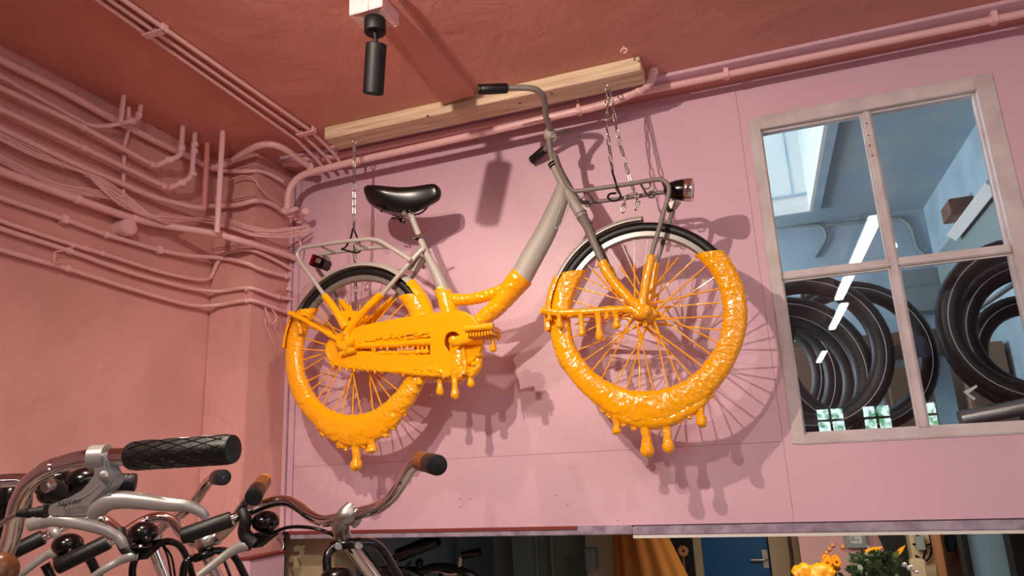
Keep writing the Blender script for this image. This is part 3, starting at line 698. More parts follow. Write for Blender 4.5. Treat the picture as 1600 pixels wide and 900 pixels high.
for x, y in ((998, 505), (1020, 500), (1008, 510), (985, 495), (1027, 490), (1013, 470)): web([(1006, 490), ((1006 + x) / 2 + 1, (490 + y) / 2), (x, y)], [6, 4, 2], .035, .004)
# caliper hint behind the fork
MB().tube([bk(937, 388, .0), bk(946, 404, .0), bk(949, 410, .0)], .003, 8).tube([bk(921, 350, -.02), bk(926, 348, -.02)], .004, 8).build('brake_arm', M['black'], bike)

# ---- fenders
def fender(W, c, t0, t1, r, width, nm, m, rough=0, th=.0016, up=None):
    mb = MB(); N = 70; n = 12; rows = []
    while t1 - t0 > pi: t1 -= 2 * pi
    while t1 - t0 < -pi: t1 += 2 * pi
    for i in range(N + 1):
        t = t0 + (t1 - t0) * i / N; row = []
        for side, dr in ((1, th), (-1, -th)):
            for k in range(n + 1):
                a = -1 + 2 * k / n; a *= side
                p_ = W(r + dr - .020 * a * a, t, width * a)
                if rough: p_ += (p_ - c).normalized() * rough * (lump(p_, 34) * 1.0)
                row.append(p_)
        rows.append(row); mb.v += row
    L = len(rows[0])
    for i in range(N):
        for k in range(L): k2 = (k + 1) % L; mb.face((i * L + k, i * L + k2, (i + 1) * L + k2, (i + 1) * L + k))
    mb.face(range(L)); mb.face([N * L + k for k in reversed(range(L))])
    return mb.build(nm, m, bike)
def ang(c, px, py):
    p_ = bk(px, py) - c; return math.atan2(p_.z, p_.dot(E1))
ZPV = ZP
fender(WF, FC, ang(FC, 1004, 339), ang(FC, 858, 432), .376, .030, 'front_fender', M['fender'])
fender(WF, FC, ang(FC, 860, 428), ang(FC, 846, 520) + 2 * pi, .379, .033, 'painted_fender', M['yellow'], rough=.004, th=.006)
fender(WR, RC, ang(RC, 665, 430), ang(RC, 447, 490), .374, .031, 'rear_fender', M['fender'])
fender(WR, RC, ang(RC, 660, 424), ang(RC, 706, 500), .377, .035, 'painted_fender', M['yellow'], rough=.004, th=.006)
fender(WR, RC, ang(RC, 452, 480), ang(RC, 440, 545) + 2 * pi, .377, .034, 'painted_fender', M['yellow'], rough=.004, th=.006)
def spath(pts, w_): return [bk(x, y, w_) for x, y in pts]
# fender stays
MB().tube(spath(((846, 486), (880, 489), (930, 486), (980, 482), (1000, 484)), .05), [.011, .013, .012, .011, .012], 14, 5, rough=.005, freq=40).build('fender_stay', M['yellow'], bike, angle=75)
MB().tube([mir(a) for a in spath(((846, 486), (930, 486), (1000, 484)), .05)], .007, 10, 3, rough=.003, freq=40).build('fender_stay', M['yellow'], bike, angle=75)
for a in ((907, 487, 529, 8, .05), (934, 487, 536, 9, .05), (962, 487, 516, 9, .05), (873, 488, 516, 8, .052), (858, 488, 503, 7, .052), (890, 488, 497, 7, .05), (948, 487, 500, 7, .05)): drip(*a)
MB().tube(spath(((452, 489), (475, 500), (505, 517), (533, 533)), .06), [.010, .008, .008, .010], 12, 4, rough=.004, freq=40).build('fender_stay', M['yellow'], bike, angle=75)
MB().tube([mir(a) for a in spath(((452, 489), (475, 500), (505, 517), (533, 533)), .05)], .006, 10, 3, rough=.003, freq=40).build('fender_stay', M['yellow'], bike, angle=75)
web([(475, 489), (468, 500), (470, 522)], [9, 7, 3], .03, .004)

# ---- saddle
SD = [  # px, top py, bottom py, half width
    (579.2, 302, 317, .040), (580.5, 298, 322, .066), (584, 296, 327, .086), (592, 295.5, 332, .100), (604, 296.5, 336, .104), (616, 297, 338, .094), (628, 296.8, 338, .074), (640, 295.5, 336, .056), (652, 293.3, 332, .043), (664, 290.8, 327, .035), (674, 288.8, 322, .031), (681, 288.3, 318, .029), (685, 290, 315, .026), (687, 294, 311, .019), (687.6, 299, 307, .010)]
m = MB(); n = 26
for px, t_, b_, hw_ in SD:
    pt, pb = bk(px, t_), bk(px, b_ - 3); H = (pt - pb).z
    for k in range(n):
        a = 2 * pi * k / n; s_, c_ = math.sin(a), math.cos(a)
        yy = hw_ * math.copysign(abs(s_) ** .5, s_)
        zz = .5 + .5 * math.copysign(abs(c_) ** .62, c_)
        yy *= .62 + .38 * min(1, zz * 1.7)
        m.v.append(Vector((pb.x, pb.y, pb.z + H * zz)) - NN * yy)
for i in range(len(SD) - 1):
    for k in range(n): k2 = (k + 1) % n; m.face((i * n + k, i * n + k2, (i + 1) * n + k2, (i + 1) * n + k))
m.face(range(n)); m.face([(len(SD) - 1) * n + k for k in range(n)])
sad = m.build('saddle', M['leather'], bike, angle=70)
md = sad.modifiers.new('sub', 'SUBSURF'); md.levels = 1; md.render_levels = 1
for s_ in (1, -1):
    q = [bk(593, 319, .05), bk(604, 327, .045), bk(630, 331, .024), bk(652, 327, .022), bk(672, 308, .014)]
    if s_ < 0: q = [mir(a) for a in q]
    MB().tube(q, .0038, 8, 4).build('saddle_rail', M['black'], sad)
    q = [bk(598 + 5 * math.cos(a * .9) * .7 + k_ * .0, 322 + a * .75, .055 + .010 * math.sin(a)) for k_, a in enumerate([i * .7 for i in range(18)])]
    if s_ < 0: q = [mir(a) for a in q]
    MB().tube(q, .0028, 6, 2).build('saddle_spring', M['black'], sad)
MB().box(bk(638, 340, .022), bk(648, 329, -.022)).build('saddle_clamp', M['steel'], sad, smooth=False, bevel=.003)
MB().lathe(bk(636, 336, .0) + NN * -.03, NN, [(0, .009), (.004, .0125), (.056, .0125), (.06, .009)], 16).build('clamp_bolt', M['steel'], sad)
MB().lathe(bk(629, 345, .0) + NN * -.012, NN, [(0, .007), (.002, .011), (.022, .011), (.024, .007)], 12).build('reflector_bracket', M['black'], sad)

# ---- rear rack
RK = [(510, 466), (490, 438), (470, 411), (464.5, 398), (470, 388.5), (480, 385.5), (525, 379), (572, 374), (584, 374.5), (596, 378), (620, 393), (642, 407)]
q = spath(RK, .062)
MB().tube(q, 3.9 * PXM, 14, 4).build('rack_rail', M['fender'], bike)
qm = [mir(a) for a in q]
MB().tube(qm, 3.9 * PXM, 14, 4).build('rack_rail', M['fender'], bike)
for px, py in ((500, 383), (553, 377), (583, 375)):
    a = bk(px, py + 1, .062); MB().tube([a, mir(a)], .0055, 10).build('rack_crossbar', M['fender'], bike)
MB().prism([[bk(x, y, .02) for x, y in ((636, 412), (652, 398), (658, 400), (646, 424), (637, 421))]], NN * .04).build('rack_bracket', M['grey'], bike, smooth=False)
for s_ in (1, -1):
    q = spath(((507, 462), (521, 480), (540, 512)), .062)
    if s_ < 0: q = [mir(a) for a in q]
    MB().tube(q, [.0135, .015, .016], 14, 4, rough=.004, freq=45).build('painted_stay', M['yellow'], bike, angle=75)
    q = spath(((596, 459), (572, 483), (548, 510), (541, 524)), .05)
    if s_ < 0: q = [mir(a) for a in q]
    MB().tube(q, [.0145, .0155, .016, .017], 14, 4, rough=.004, freq=45).build('painted_stay', M['yellow'], bike, angle=75)
for s_ in (1, -1):
    pts = [(529, 486), (556, 486), (566, 486), (552, 514), (540, 522), (530, 498)]
    hole = [(547 + 4 * math.cos(a), 500 + 5 * math.sin(a)) for a in [i * pi / 5 for i in range(10)]]
    l = [spath(pts, .056), spath(hole, .056)]
    if s_ < 0: l = [[mir(a) for a in x] for x in l]
    MB().prism(l, NN * .01 * s_).build('dropout_plate', M['yellow'], bike, bevel=.002)
# rear light
rl = MB().box(Vector((-.022, -.035, -.026)), Vector((.035, .035, .022)))
c = bk(502, 411, .0); ro = Matrix.Rotation(.42, 3, 'Y')
rl.v = [ro @ p_ + c for p_ in rl.v]
rlo = rl.build('rear_light', M['black'], bike, smooth=False, bevel=.007)
m = MB().box(Vector((-.036, -.038, -.028)), Vector((-.0225, .038, .026))); m.v = [ro @ p_ + c for p_ in m.v]
m.build('red_lens', M['red'], rlo, smooth=False, bevel=.004, label='red lens of the rear light')
for lo_, hi_ in (((-.005, -.040, -.006), (.022, -.0355, .014)), ((.0, -.012, .02), (.03, .012, .038))):
    m = MB().box(Vector(lo_), Vector(hi_)); m.v = [ro @ p_ + c for p_ in m.v]
    m.build('light_bracket', M['steel'], rlo, smooth=False, bevel=.002)

# ---- chain case, crank, pedal
CW = .052
def loop(pts): return spath(pts, CW)
def arc(cx, cy, rx, ry, a0, a1, n): return [(cx + rx * math.cos(a0 + (a1 - a0) * i / n), cy + ry * math.sin(a0 + (a1 - a0) * i / n)) for i in range(n + 1)]
R_ = math.radians
outer = [(516, 562)] + arc(531, 547, 19, 19, R_(150), R_(235), 7) + [(527, 526), (545, 518), (575, 510), (620, 501), (665, 494), (705, 489)] + arc(712, 530, 41, 42, R_(-85), R_(60), 16) + [(722, 579), (680, 578), (640, 579), (590, 576), (548, 570), (528, 567)]
def jag(x0, x1, yt0, yt1, yb0, yb1, n):
    top = [(x0 + (x1 - x0) * i / n, yt0 + (yt1 - yt0) * i / n + random.uniform(-.5, 2.4) * (i not in (0, n))) for i in range(n + 1)]
    bot = [(x1 + (x0 - x1) * i / n, yb1 + (yb0 - yb1) * i / n + random.uniform(-1, 1) * (i not in (0, n))) for i in range(n + 1)]
    return top + bot
def jline(pts, n, d0, d1):
    out = []
    for (x0, y0), (x1, y1) in zip(pts[:-1], pts[1:]):
        for k in range(n): out.append((x0 + (x1 - x0) * k / n, y0 + (y1 - y0) * k / n + random.uniform(d0, d1)))
    return out + [pts[-1]]
h1 = jline([(556, 536), (590, 529), (630, 524), (672, 519.5)], 12, -.8, 3.6) + jline([(672, 554), (630, 554.5), (590, 553.5), (556, 550)], 12, -1.6, .8)
h3 = [(x + random.uniform(-.7, .7), y) for x, y in arc(707, 534, 13.5, 16.5, 0, 2 * pi * 15 / 16, 15)]
case = MB().prism([loop(outer), loop(h1), loop(h3)], NN * .012).build('chain_case', M['yellow_flat'], bike, bevel=0)
# rounded lip along the outline and sagging paint along the lower edge
MB().tube([bk(x, y, CW - .0085) for x, y in outer], .0085, 10, 1, closed=True, rough=.0012, freq=30).build('case_lip', M['yellow_flat'], case, angle=75)
MB().prism([[bk(x, y, CW - .05) for x, y in outer], [bk(x, y, CW - .05) for x, y in h1]], NN * .004).build('case_back', M['yellow'], case)
MB().tube([bk(x, y, .026) for x, y in outer], .02, 8, 1, closed=True, sx=.35, sy=1).build('case_rim', M['yellow'], case)
web([(516, 566), (545, 573), (600, 578), (650, 582), (700, 584), (735, 577)], [3, 4, 4, 5, 6, 4], CW - .01, .005)
web([(655, 586), (690, 588), (715, 590), (738, 580), (750, 562)], [5, 7, 8, 7, 5], .02, .006)
web([(748, 558), (745, 575), (733, 587)], [6, 8, 7], .03, .004)
MB().tube([bk(x, y, .040) for x, y in ((540, 541), (600, 539), (676, 534))], [.0135, .0145, .0145], 16, 10, rough=.003, freq=30).build('chain_stay', M['yellow'], bike, angle=75)
MB().tube([bk(x, y, .040) for x, y in ((540, 552), (600, 552), (672, 549))], .006, 8, 30, rough=.006, freq=90).build('chain_run', M['yellow'], bike, angle=75)
MB().tube([bk(x, y, .040) for x, y in ((575, 534), (620, 530), (672, 524))], .005, 8, 30, rough=.005, freq=90).build('chain_run', M['yellow'], bike, angle=75)
for x in range(548, 672, 8):
    if random.random() < .8: drip(x + random.uniform(-3, 3), 541, 551 + random.uniform(-4, 4), random.uniform(3, 6.5), .046, bulb=.8)
for x in range(590, 670, 11): drip(x + random.uniform(-4, 4), 524 - (x - 600) * .06, 529 - (x - 600) * .06 + random.uniform(0, 5), random.uniform(4, 7), .046, bulb=.8)
# hub end
MB().lathe(bk(537, 542, .085), NN, [(0, .006), (.004, .014), (.012, .016), (.02, .010), (.035, .020)], 14).build('axle_nut', M['yellow'], bike)
web([(528, 536), (537, 541), (546, 536), (542, 526)], [6, 9, 8, 6], .065, .006); web([(534, 552), (545, 549), (556, 548)], [5, 6, 4], .062, .005)
# crank and pedal
cr = MB().tube([bk(707, 534, .075), bk(730, 530, .085), bk(768, 519, .095)], [.021, .016, .013], 14, 4, sy=.6, rough=.003, freq=40).build('crank_arm', M['yellow'], bike, angle=75)
MB().lathe(bk(706, 531, .092), NN, [(0, .012), (.003, .016), (.03, .018)], 20).build('crank_bolt', M['yellow'], cr)
MB().tube([bk(707, 548, -.06), bk(712, 570, -.06), bk(716, 600, -.06)], .014, 12, 3, rough=.003).build('crank_arm', M['yellow'], bike, angle=75)
m = MB(); pc = bk(757, 518, .155)
m.box(pc + Vector((-.052, -.048, -.014)), pc + Vector((.050, .048, .014)))
ped = m.build('pedal', M['yellow'], bike, smooth=False, bevel=.006)
m = MB()
for k in range(9): m.box(pc + Vector((-.05 + .0115 * k, -.055, -.022 - .006 * random.random())), pc + Vector((-.043 + .0115 * k, .045, -.010)))
m.build('pedal_teeth', M['yellow'], ped, smooth=False, bevel=.0015)
m = MB().tube([pc + Vector((-.055, -.05, .008)), pc + Vector((0, -.052, .006)), pc + Vector((.055, -.05, .008))], .012, 12, 4, rough=.004, freq=50)
m.build('paint_run', M['yellow'], ped, angle=75)
drip(769.5, 524, 552, 8, .15, bulb=1.4); drip(746, 524, 533, 6, .16, bulb=.8); drip(758, 524, 534, 6, .16, bulb=.8); drip(778, 520, 533, 6, .14, bulb=.8)
# drips below the chain case
for a in ((655, 580, 606, 9, .03), (687, 583, 623, 9.5, .02), (710, 580, 629, 10, .052), (735, 575, 609, 9.5, .03), (667, 580, 594, 6, .03), (675, 580, 590, 7, .03), (721, 585, 598, 7, .02), (700, 585, 598, 7, .02)): drip(*a)
MB().tube([bk(x, y, CW + .001) for x, y in ((712, 548), (713, 560), (714, 576), (714, 590))], [10.5 * PXM, 10 * PXM, 11 * PXM, 9 * PXM], 26, 14, sx=1, sy=.28, up=E1, rough=.0028, freq=40).build('paint_run', M['yellow'], case, angle=75)
for x, y in ((714, 567), (713, 580)): MB().tube([bk(x + 5 * math.cos(a), y + 5 * math.sin(a), CW + .0085) for a in [2 * pi * q_ / 18 for q_ in range(18)]], .0028, 6, closed=True).build('bolt_ring', M['yellow'], case)
web([(723, 538), (724, 552), (727, 572), (725, 585)], [3, 4, 3.4, 4], CW + .004, .003); web([(697, 590), (690, 580), (670, 577)], [5, 6, 4], CW - .005, .004)
for x, y, rr in ((675, 575, 3), (690, 583, 5), (703, 588, 5), (720, 590, 6), (733, 582, 6), (743, 570, 6), (749, 556, 6), (652, 578, 4), (664, 580, 5)):
    MB().ball(bk(x, y, .03), rr * PXM * 1.3, .03, rr * PXM, 12, 8).build('paint_blob', M['yellow'], case)
for x in range(520, 650, 11): drip(x, 570 + (x - 520) * .07, 578 + (x - 520) * .07 + random.uniform(-2, 5), 4.5, CW - .006, bulb=.8)
# collar of paint round the seat tube and the two painted frame branches
MB().tube([bk(x, y) for x, y in ((689, 452), (697, 468), (706, 500))], [12.8 * PXM, 14.5 * PXM, 15.5 * PXM], 48, 24, rough=.0026, freq=36).build('painted_seat_tube', M['yellow'], bike, angle=75)
MB().tube([bk(x, y) for x, y in ((816, 431), (803, 447), (784, 472), (758, 496), (728, 522))], [.049, .046, .036, .033, .034], 56, 24, rough=.0024, freq=34).build('painted_down_tube', M['yellow'], bike, angle=75)
MB().tube([bk(x, y) for x, y in ((815, 444), (790, 452), (760, 462), (730, 468), (698, 467))], [.030, .026, .0235, .0225, .026], 44, 24, rough=.0022, freq=34).build('painted_top_tube', M['yellow'], bike, angle=75)
for x in range(712, 776, 9): drip(x, 472 - (x - 712) * .14, 479 - (x - 712) * .12 + random.uniform(0, 3), 5, .0, bulb=.7)

# ---- handlebar
hb = [bk(862, 208, .0), bk(859, 199, .03), bk(853, 182, .08), bk(851.5, 163, .13), bk(847, 148, .175), bk(834, 139, .205), bk(812, 137, .222), bk(790, 138, .240), bk(752, 140, .283)]
m = MB().tube(hb, 5.2 * PXM, 18, 6); hf = [bk(862, 208, .0), bk(868, 209.5, -.05), bk(876, 208, -.11), bk(882, 205.5, -.155), bk(883.5, 205.5, -.18), bk(879, 209.5, -.203), bk(866, 221, -.225), bk(850, 235, -.246), bk(832, 250, -.280)]
m.tube(hf, 5.2 * PXM, 18, 6)
hbo = m.build('handlebar', M['grey_dark'], bike)
for s_ in (1, -1):
    q = [bk(793, 138, .238), bk(770, 139, .262), bk(747, 140, .286)]
    if s_ < 0: q = [bk(851, 234, -.244), bk(841, 242, -.264), bk(831, 251, -.281)]
    d = (q[2] - q[0]).normalized(); L = (q[2] - q[0]).length
    MB().lathe(q[0], d, [(0, .0175), (.004, .0195), (L * .5, .0205), (L - .012, .0205), (L - .010, .019), (L - .007, .021), (L - .001, .0198), (L, .013)], 24).build('grip', M['rubber'], hbo)
MB().tube([bk(866, 262), bk(860, 236), bk(857, 214)], .0125, 14, 2).build('stem', M['grey_dark'], bike)
MB().ball(bk(859, 210, .0), .026, .026, .030).build('stem_head', M['grey'], bike)
MB().lathe(bk(866, 212, .026), NN + Vector((-.6, 0, .1)), [(0, .009), (.004, .013), (.03, .013), (.034, .009)], 14).build('clamp_bolt', M['steel'], bike)

# ---- front carrier
FR = [(866, 240), (871, 258), (884, 285), (892, 295), (900, 298.5), (930, 295), (980, 288), (1022, 281), (1036, 282), (1044, 290), (1044.5, 304), (1036, 335), (1026, 370), (1016, 405)]
WW = [.012, .025, .055, .065, .07, .07, .07, .07, .07, .07, .068, .064, .060, .056]
q = [bk(x, y, a) for (x, y), a in zip(FR, WW)]
MB().tube(q, 3.7 * PXM, 14, 4).build('carrier_rail', M['grey_dark'], bike)
MB().tube([mir(a) for a in q], 3.7 * PXM, 14, 4).build('carrier_rail', M['grey_dark'], bike)
for (x, y) in ((915, 297), (1000, 285), (960, 290.5), (1034, 282)):
    a = bk(x, y, .07); MB().tube([a, mir(a)], .0045, 8).build('carrier_crossbar', M['grey_dark'], bike)
for k, x in enumerate((908, 1010)):
    a = bk(x, 299 - (x - 908) * .145, .05)
    MB().tube([a + E1 * (.014 * math.cos(t) * 1.0) + Vector((0, 0, -.014 + .014 * math.sin(t))) for t in [2.4 - i * .5 for i in range(11)]] , .0032, 8, 2).build('carrier_hook', M['grey_dark'], bike)
    b_ = mir(a); MB().tube([b_ + E1 * (.014 * math.cos(t)) + Vector((0, 0, -.014 + .014 * math.sin(t))) for t in [2.4 - i * .5 for i in range(11)]], .0032, 8, 2).build('carrier_hook', M['grey_dark'], bike)
for s_ in (1, -1):
    q = spath(((1018, 399), (1013, 425), (1007, 455), (1003, 482)), .056)
    if s_ < 0: q = [mir(a) for a in q]
    MB().tube(q, [.0125, .0145, .014, .016], 14, 5, rough=.004, freq=45).build('painted_carrier_leg', M['yellow'], bike, angle=75)
# headlamp
a = bk(1038, 298); b_ = bk(1083, 296.5); d = (b_ - a).normalized(); L = (b_ - a).length
hl = MB().lathe(a, d, [(0, .012), (L * .05, .022), (L * .2, .031), (L * .42, .038), (L * .62, .041), (L * .72, .0415)], 30).build('headlamp', M['black'], bike)
MB().lathe(a + d * L * .72, d, [(0, .042), (.004, .0445), (L * .24, .0445), (L * .27, .043), (L * .275, .037), (L * .2, .034)], 30).build('headlamp_ring', M['chrome'], hl)
MB().lathe(a + d * L * .93, d, [(0, .036), (.002, .036), (.006, .02), (.008, .001)], 24).build('headlamp_lens', M['white'], hl)
MB().prism([[bk(x, y, .02) for x, y in ((1044, 316), (1058, 311), (1063, 313), (1055, 324), (1047, 326))]], NN * .03).build('lamp_bracket', M['steel'], hl, bevel=.002)
MB().box(bk(1042, 330, .01), bk(1052, 322, -.012)).build('bracket_base', M['black'], hl, smooth=False, bevel=.002)

# ---------------------------------------------------------------- chains
def link_mesh(L=.043, wd=.018, r=.003):
    m = MB(); P = []
    h = L / 2 - wd / 2; rr = wd / 2 - r
    for i in range(9): a = -pi / 2 + pi * i / 8; P.append(Vector((math.cos(a + pi / 2) * rr * 1.0, 0, h + math.sin(a + pi / 2) * rr)))
    for i in range(9): a = pi / 2 + pi * i / 8; P.append(Vector((math.cos(a + pi / 2) * rr, 0, -h + math.sin(a + pi / 2) * rr)))
    m.tube(P, r, 6, 1, closed=True, up=(0, 1, 0)); return m
link0 = None
def chain(name_obj, pts, start=0):
    global link0
    pitch = .043 - .0068
    k = start
    for a, b_ in zip(pts[:-1], pts[1:]):
        L = (b_ - a).length; n = max(1, round(L / pitch)); d = (b_ - a).normalized(); qd = d.to_track_quat('Z', 'Y')
        for i in range(n):
            c = a + d * (L * (i + .5) / n)
            if link0 is None: link0 = link_mesh().build('chain_link', M['steel']); o_ = link0; o_.parent = name_obj
            else: o_ = link0.copy(); COL.objects.link(o_); o_.parent = name_obj
            o_.location = c - name_obj.location
            o_.rotation_mode = 'QUATERNION'
            from mathutils import Quaternion
            o_.rotation_quaternion = qd @ Quaternion((0, 0, 1), math.radians(45 + 90 * (k % 2) + random.uniform(-14, 14)))
            k += 1
def hook(parent, p_, zt):
    m = MB().tube([p_ + Vector((0, 0, zt - p_.z + .01)), p_ + Vector((0, 0, .012))], .003, 8)
    m.tube([p_ + Vector((.010 * math.sin(t), 0, .010 * math.cos(t))) for t in [i * .55 for i in range(11)]], .0028, 8)
    m.build('screw_hook', M['steel'], parent)
hz = 2.60
rh = atz(551, 216, hz); rh.y = 2.572
c1 = thing('steel_chain', 'single steel chain from the beam down to the rear rack of the bicycle', 'chain', rh, 'chains holding the bicycle')
hook(c1, rh + Vector((0, 0, -.012)), hz)
yb = bk(552, 380).y
s0 = rh + Vector((0, 0, -.025)); s1 = bk(553, 360, -.005); s2 = bk(555, 408, -.052); s3 = bk(556, 470, -.055); s4 = bk(554, 625, -.06)
chain(c1, [s0, s1]); chain(c1, [bk(553, 383, -.03), s2, s3, s4])
m = MB().tube([bk(x, y, w_) for x, y, w_ in ((551, 358, .0), (548, 372, .03), (540, 386, .075), (534, 389, .08), (540, 391, .03), (556, 395, -.03), (563, 392, -.08), (563, 383, -.08), (556, 366, -.03), (552, 357, 0))], .0042, 8, 4, closed=True)
tag(m.build('tie_strap', M['blackmatt']), 'black strap looped round the rear rack at the chain', 'strap')
rh2 = atz(944, 124, hz); rh2.y = 2.572
c2 = thing('steel_chain', 'double steel chain from the beam to the front carrier of the bicycle', 'chain', rh2, 'chains holding the bicycle')
hook(c2, rh2 + Vector((0, 0, -.012)), hz)
s0 = rh2 + Vector((0, 0, -.022))
chain(c2, [s0, bk(948, 200, .01), bk(957, 268, .03)]); chain(c2, [s0 + Vector((.01, 0, 0)), bk(966, 215, -.005), bk(986, 285, -.01), bk(996, 312, -.012), bk(992, 331, .0)], 1)
chain(c2, [bk(992, 331, 0.01), bk(1000, 312, .01)], 0)
m = MB().tube([bk(x, y, w_) for x, y, w_ in ((956, 266, .03), (961, 282, .05), (964, 292, .082), (969, 304, .09), (968, 311, .08), (958, 314, .04), (950, 309, .0), (953, 303, .02), (962, 302, .05))], .0042, 8, 4)
tag(m.build('tie_strap', M['blackmatt']), 'black hooked strap holding the front carrier to the chain', 'strap')
m = thing('steel_chain', 'short slack chain piece lying from front carrier to fender', 'chain', bk(976, 320), 'chains holding the bicycle')
chain(m, [bk(999, 303, .02), bk(978, 306, .02), bk(975, 320, .01), bk(973, 331, .01)])
# ---------------------------------------------------------------- bicycles parked in the foreground (handlebars in view)
def cpath(pts): return [cam(x, y, t) for x, y, t in pts]
def px_r(wpx, t): return wpx / 2 * t / F
def grip(parent, p, q, r, m=None, ribs=0, diamonds=False):
    d = (q - p).normalized(); L = (q - p).length; prof = [(0, r * .92), (.003, r)]
    if ribs:
        for i in range(ribs):
            h = L * (.1 + .8 * i / ribs); prof += [(h, r), (h + .0008, r * .93), (h + L * .3 / ribs, r * .93), (h + L * .3 / ribs + .0008, r)]
    prof += [(L - .004, r), (L - .001, r * .94), (L, r * .7)]
    g_ = MB().lathe(p, d, prof, 28).build('grip', m or M['rubber'], parent)
    if diamonds:
        u = d.orthogonal().normalized(); v = d.cross(u); mm = MB()
        for s_ in (1, -1):
            for k in range(10):
                P = []
                for i in range(15):
                    h = i / 14; a = 2 * pi * k / 10 + s_ * h * 2.3 * 1.0
                    P.append(p + d * (L * (.06 + .88 * h)) + (u * math.cos(a) + v * math.sin(a)) * (r * 1.0))
                mm.tube(P, r * .045, 4)
        mm.build('grip_pattern', M['black'], g_)
    MB().lathe(q - d * .0005, d, [(0, r * .2), (.0008, r * .16)], 10).build('end_cap', M['black'], g_)
    return g_
def lower(root, s, e, fwd, front=True):
    """steerer, fork, wheel and frame below the bars, down to the floor"""
    d = (e - s).normalized(); fwd = Vector(fwd).normalized()
    if d.z > -.5: d = (fwd * .3 + Vector((0, 0, -.95))).normalized()
    b0 = s + d * ((.80 - s.z) / d.z); b1 = s + d * ((.66 - s.z) / d.z)
    MB().tube([s, b0], .0125, 14).build('stem', M['chrome'], root)
    MB().tube([b0 - d * .01, b1], .019, 14).build('head_tube', M['black'], root)
    ax = Vector((b1.x, b1.y, .345)) + fwd * .12
    sd = fwd.cross(Vector((0, 0, 1)))
    for k in (1, -1): MB().tube([b1 + sd * .02 * k, b1 + d * .06 + sd * .045 * k, ax + sd * .05 * k], .011, 10, 3).build('fork_leg', M['black'], root)
    m = MB(); N = 48; m.tube([ax + fwd * (.323 * math.cos(2 * pi * i / N)) + Vector((0, 0, .323 * math.sin(2 * pi * i / N))) for i in range(N)], .0215, 10, closed=True, up=sd)
    ty = m.build('tyre', M['rubber'], root)
    m = MB(); m.tube([ax + fwd * (.298 * math.cos(2 * pi * i / N)) + Vector((0, 0, .298 * math.sin(2 * pi * i / N))) for i in range(N)], .0095, 8, closed=True, up=sd)
    m.build('rim', M['rim'], root)
    MB().tube([ax + sd * .055, ax - sd * .055], .014, 10).build('hub', M['steel'], root)
    for k in range(18):
        a = 2 * pi * k / 18; MB().tube([ax + sd * (.025 if k % 2 else -.025), ax + fwd * (.295 * math.cos(a)) + Vector((0, 0, .295 * math.sin(a)))], .0012, 4, cap=False).build('spoke', M['steel'], root)
    bb = ax - fwd * .62 + Vector((0, 0, -.06)); bb.z = .29
    MB().tube([b1 - d * .06, (b1 + bb) / 2 + Vector((0, 0, -.05)), bb], .018, 12, 3).build('frame', M['black'], root)
def hoop(root, pts, r, m=None): return MB().tube(cpath(pts), r, 10, 4).build('carrier_hoop', m or M['black'], root)
def bell(root, px, py, t, r, nm='bell'):
    c = cam(px, py, t); b_ = MB().ball(c, r * 1.05, r * 1.05, r * .80, 22, 12).build(nm, M['black'], root)
    MB().ball(c + Vector((r * .8, -r * .4, -r * .45)), r * .3).build('bell_lever', M['black'], b_)
    MB().lathe(c + Vector((0, 0, -r * .75)), (0, 0, -1), [(0, r * .75), (r * .2, r * .9), (r * .35, r * .6)], 18).build('bell_base', M['black'], b_)
    return b_

# E: the bicycle nearest the middle, whole handlebar in view
e = thing('parked_bicycle', 'parked bicycle whose whole chrome handlebar shows below the dripping rear wheel', 'bicycle', cam(545, 850, 1.36), 'bicycles parked along the left wall')
hb_ = MB().tube(cpath([(300, 832, 1.40), (360, 813, 1.42), (388, 800, 1.44), (420, 786, 1.45), (447, 783, 1.45), (468, 793, 1.43), (485, 806, 1.40), (505, 814, 1.37), (530, 810, 1.35), (560, 802, 1.33), (590, 793, 1.31), (612, 776, 1.29), (630, 750, 1.27), (643, 730, 1.26), (660, 722, 1.25), (682, 726, 1.21)]), .0112, 18, 5).build('handlebar', M['chrome'], e)
grip(e, cam(362, 811, 1.42), cam(283, 838, 1.39), .0160)
grip(e, cam(655, 720, 1.255), cam(674, 724, 1.225), .0168, M['tape']); grip(e, cam(671, 723.5, 1.228), cam(684, 727, 1.165), .0172)
MB().tube(cpath([(531, 816, 1.34), (541, 806, 1.33), (551, 795, 1.34)]), [.0155, .0185, .0165], 18, 3).build('bar_clamp', M['steel'], e)
MB().tube(cpath([(556, 798, 1.36), (556, 812, 1.36), (549, 822, 1.355)]), [.009, .011, .007], 12, 3).build('clamp_nut', M['steel'], e)
MB().tube(cpath([(537, 812, 1.33), (532, 821, 1.335), (534, 832, 1.345), (541, 850, 1.355)]), [.0155, .0165, .0158, .0145], 18, 3).build('stem_neck', M['steel'], e)
lower(e, cam(538, 840, 1.352), cam(586, 905, 1.385), (.75, .66, 0))
c_ = MB().tube(cpath([(378, 798, 1.41), (384, 812, 1.40), (381, 830, 1.40), (388, 842, 1.40), (398, 850, 1.40)]), [.010, .012, .012, .014, .016], 12, 3).build('lever_clamp', M['blackmatt'], e)
MB().prism([cpath([(385, 842, 1.40), (425, 834, 1.40), (396, 857, 1.40), (390, 852, 1.40)])], Vector((.006, .02, 0))).build('lever_body', M['black'], c_, bevel=.001)
MB().tube(cpath([(310, 900, 1.37), (330, 885, 1.38), (352, 868, 1.39), (370, 857, 1.395), (384, 852, 1.395), (392, 853, 1.395)]), [.0062, .0068, .007, .0085, .010, .008], 12, 4, sx=1.2).build('brake_lever', M['alu'], c_)
bell(e, 415, 815, 1.42, .026)
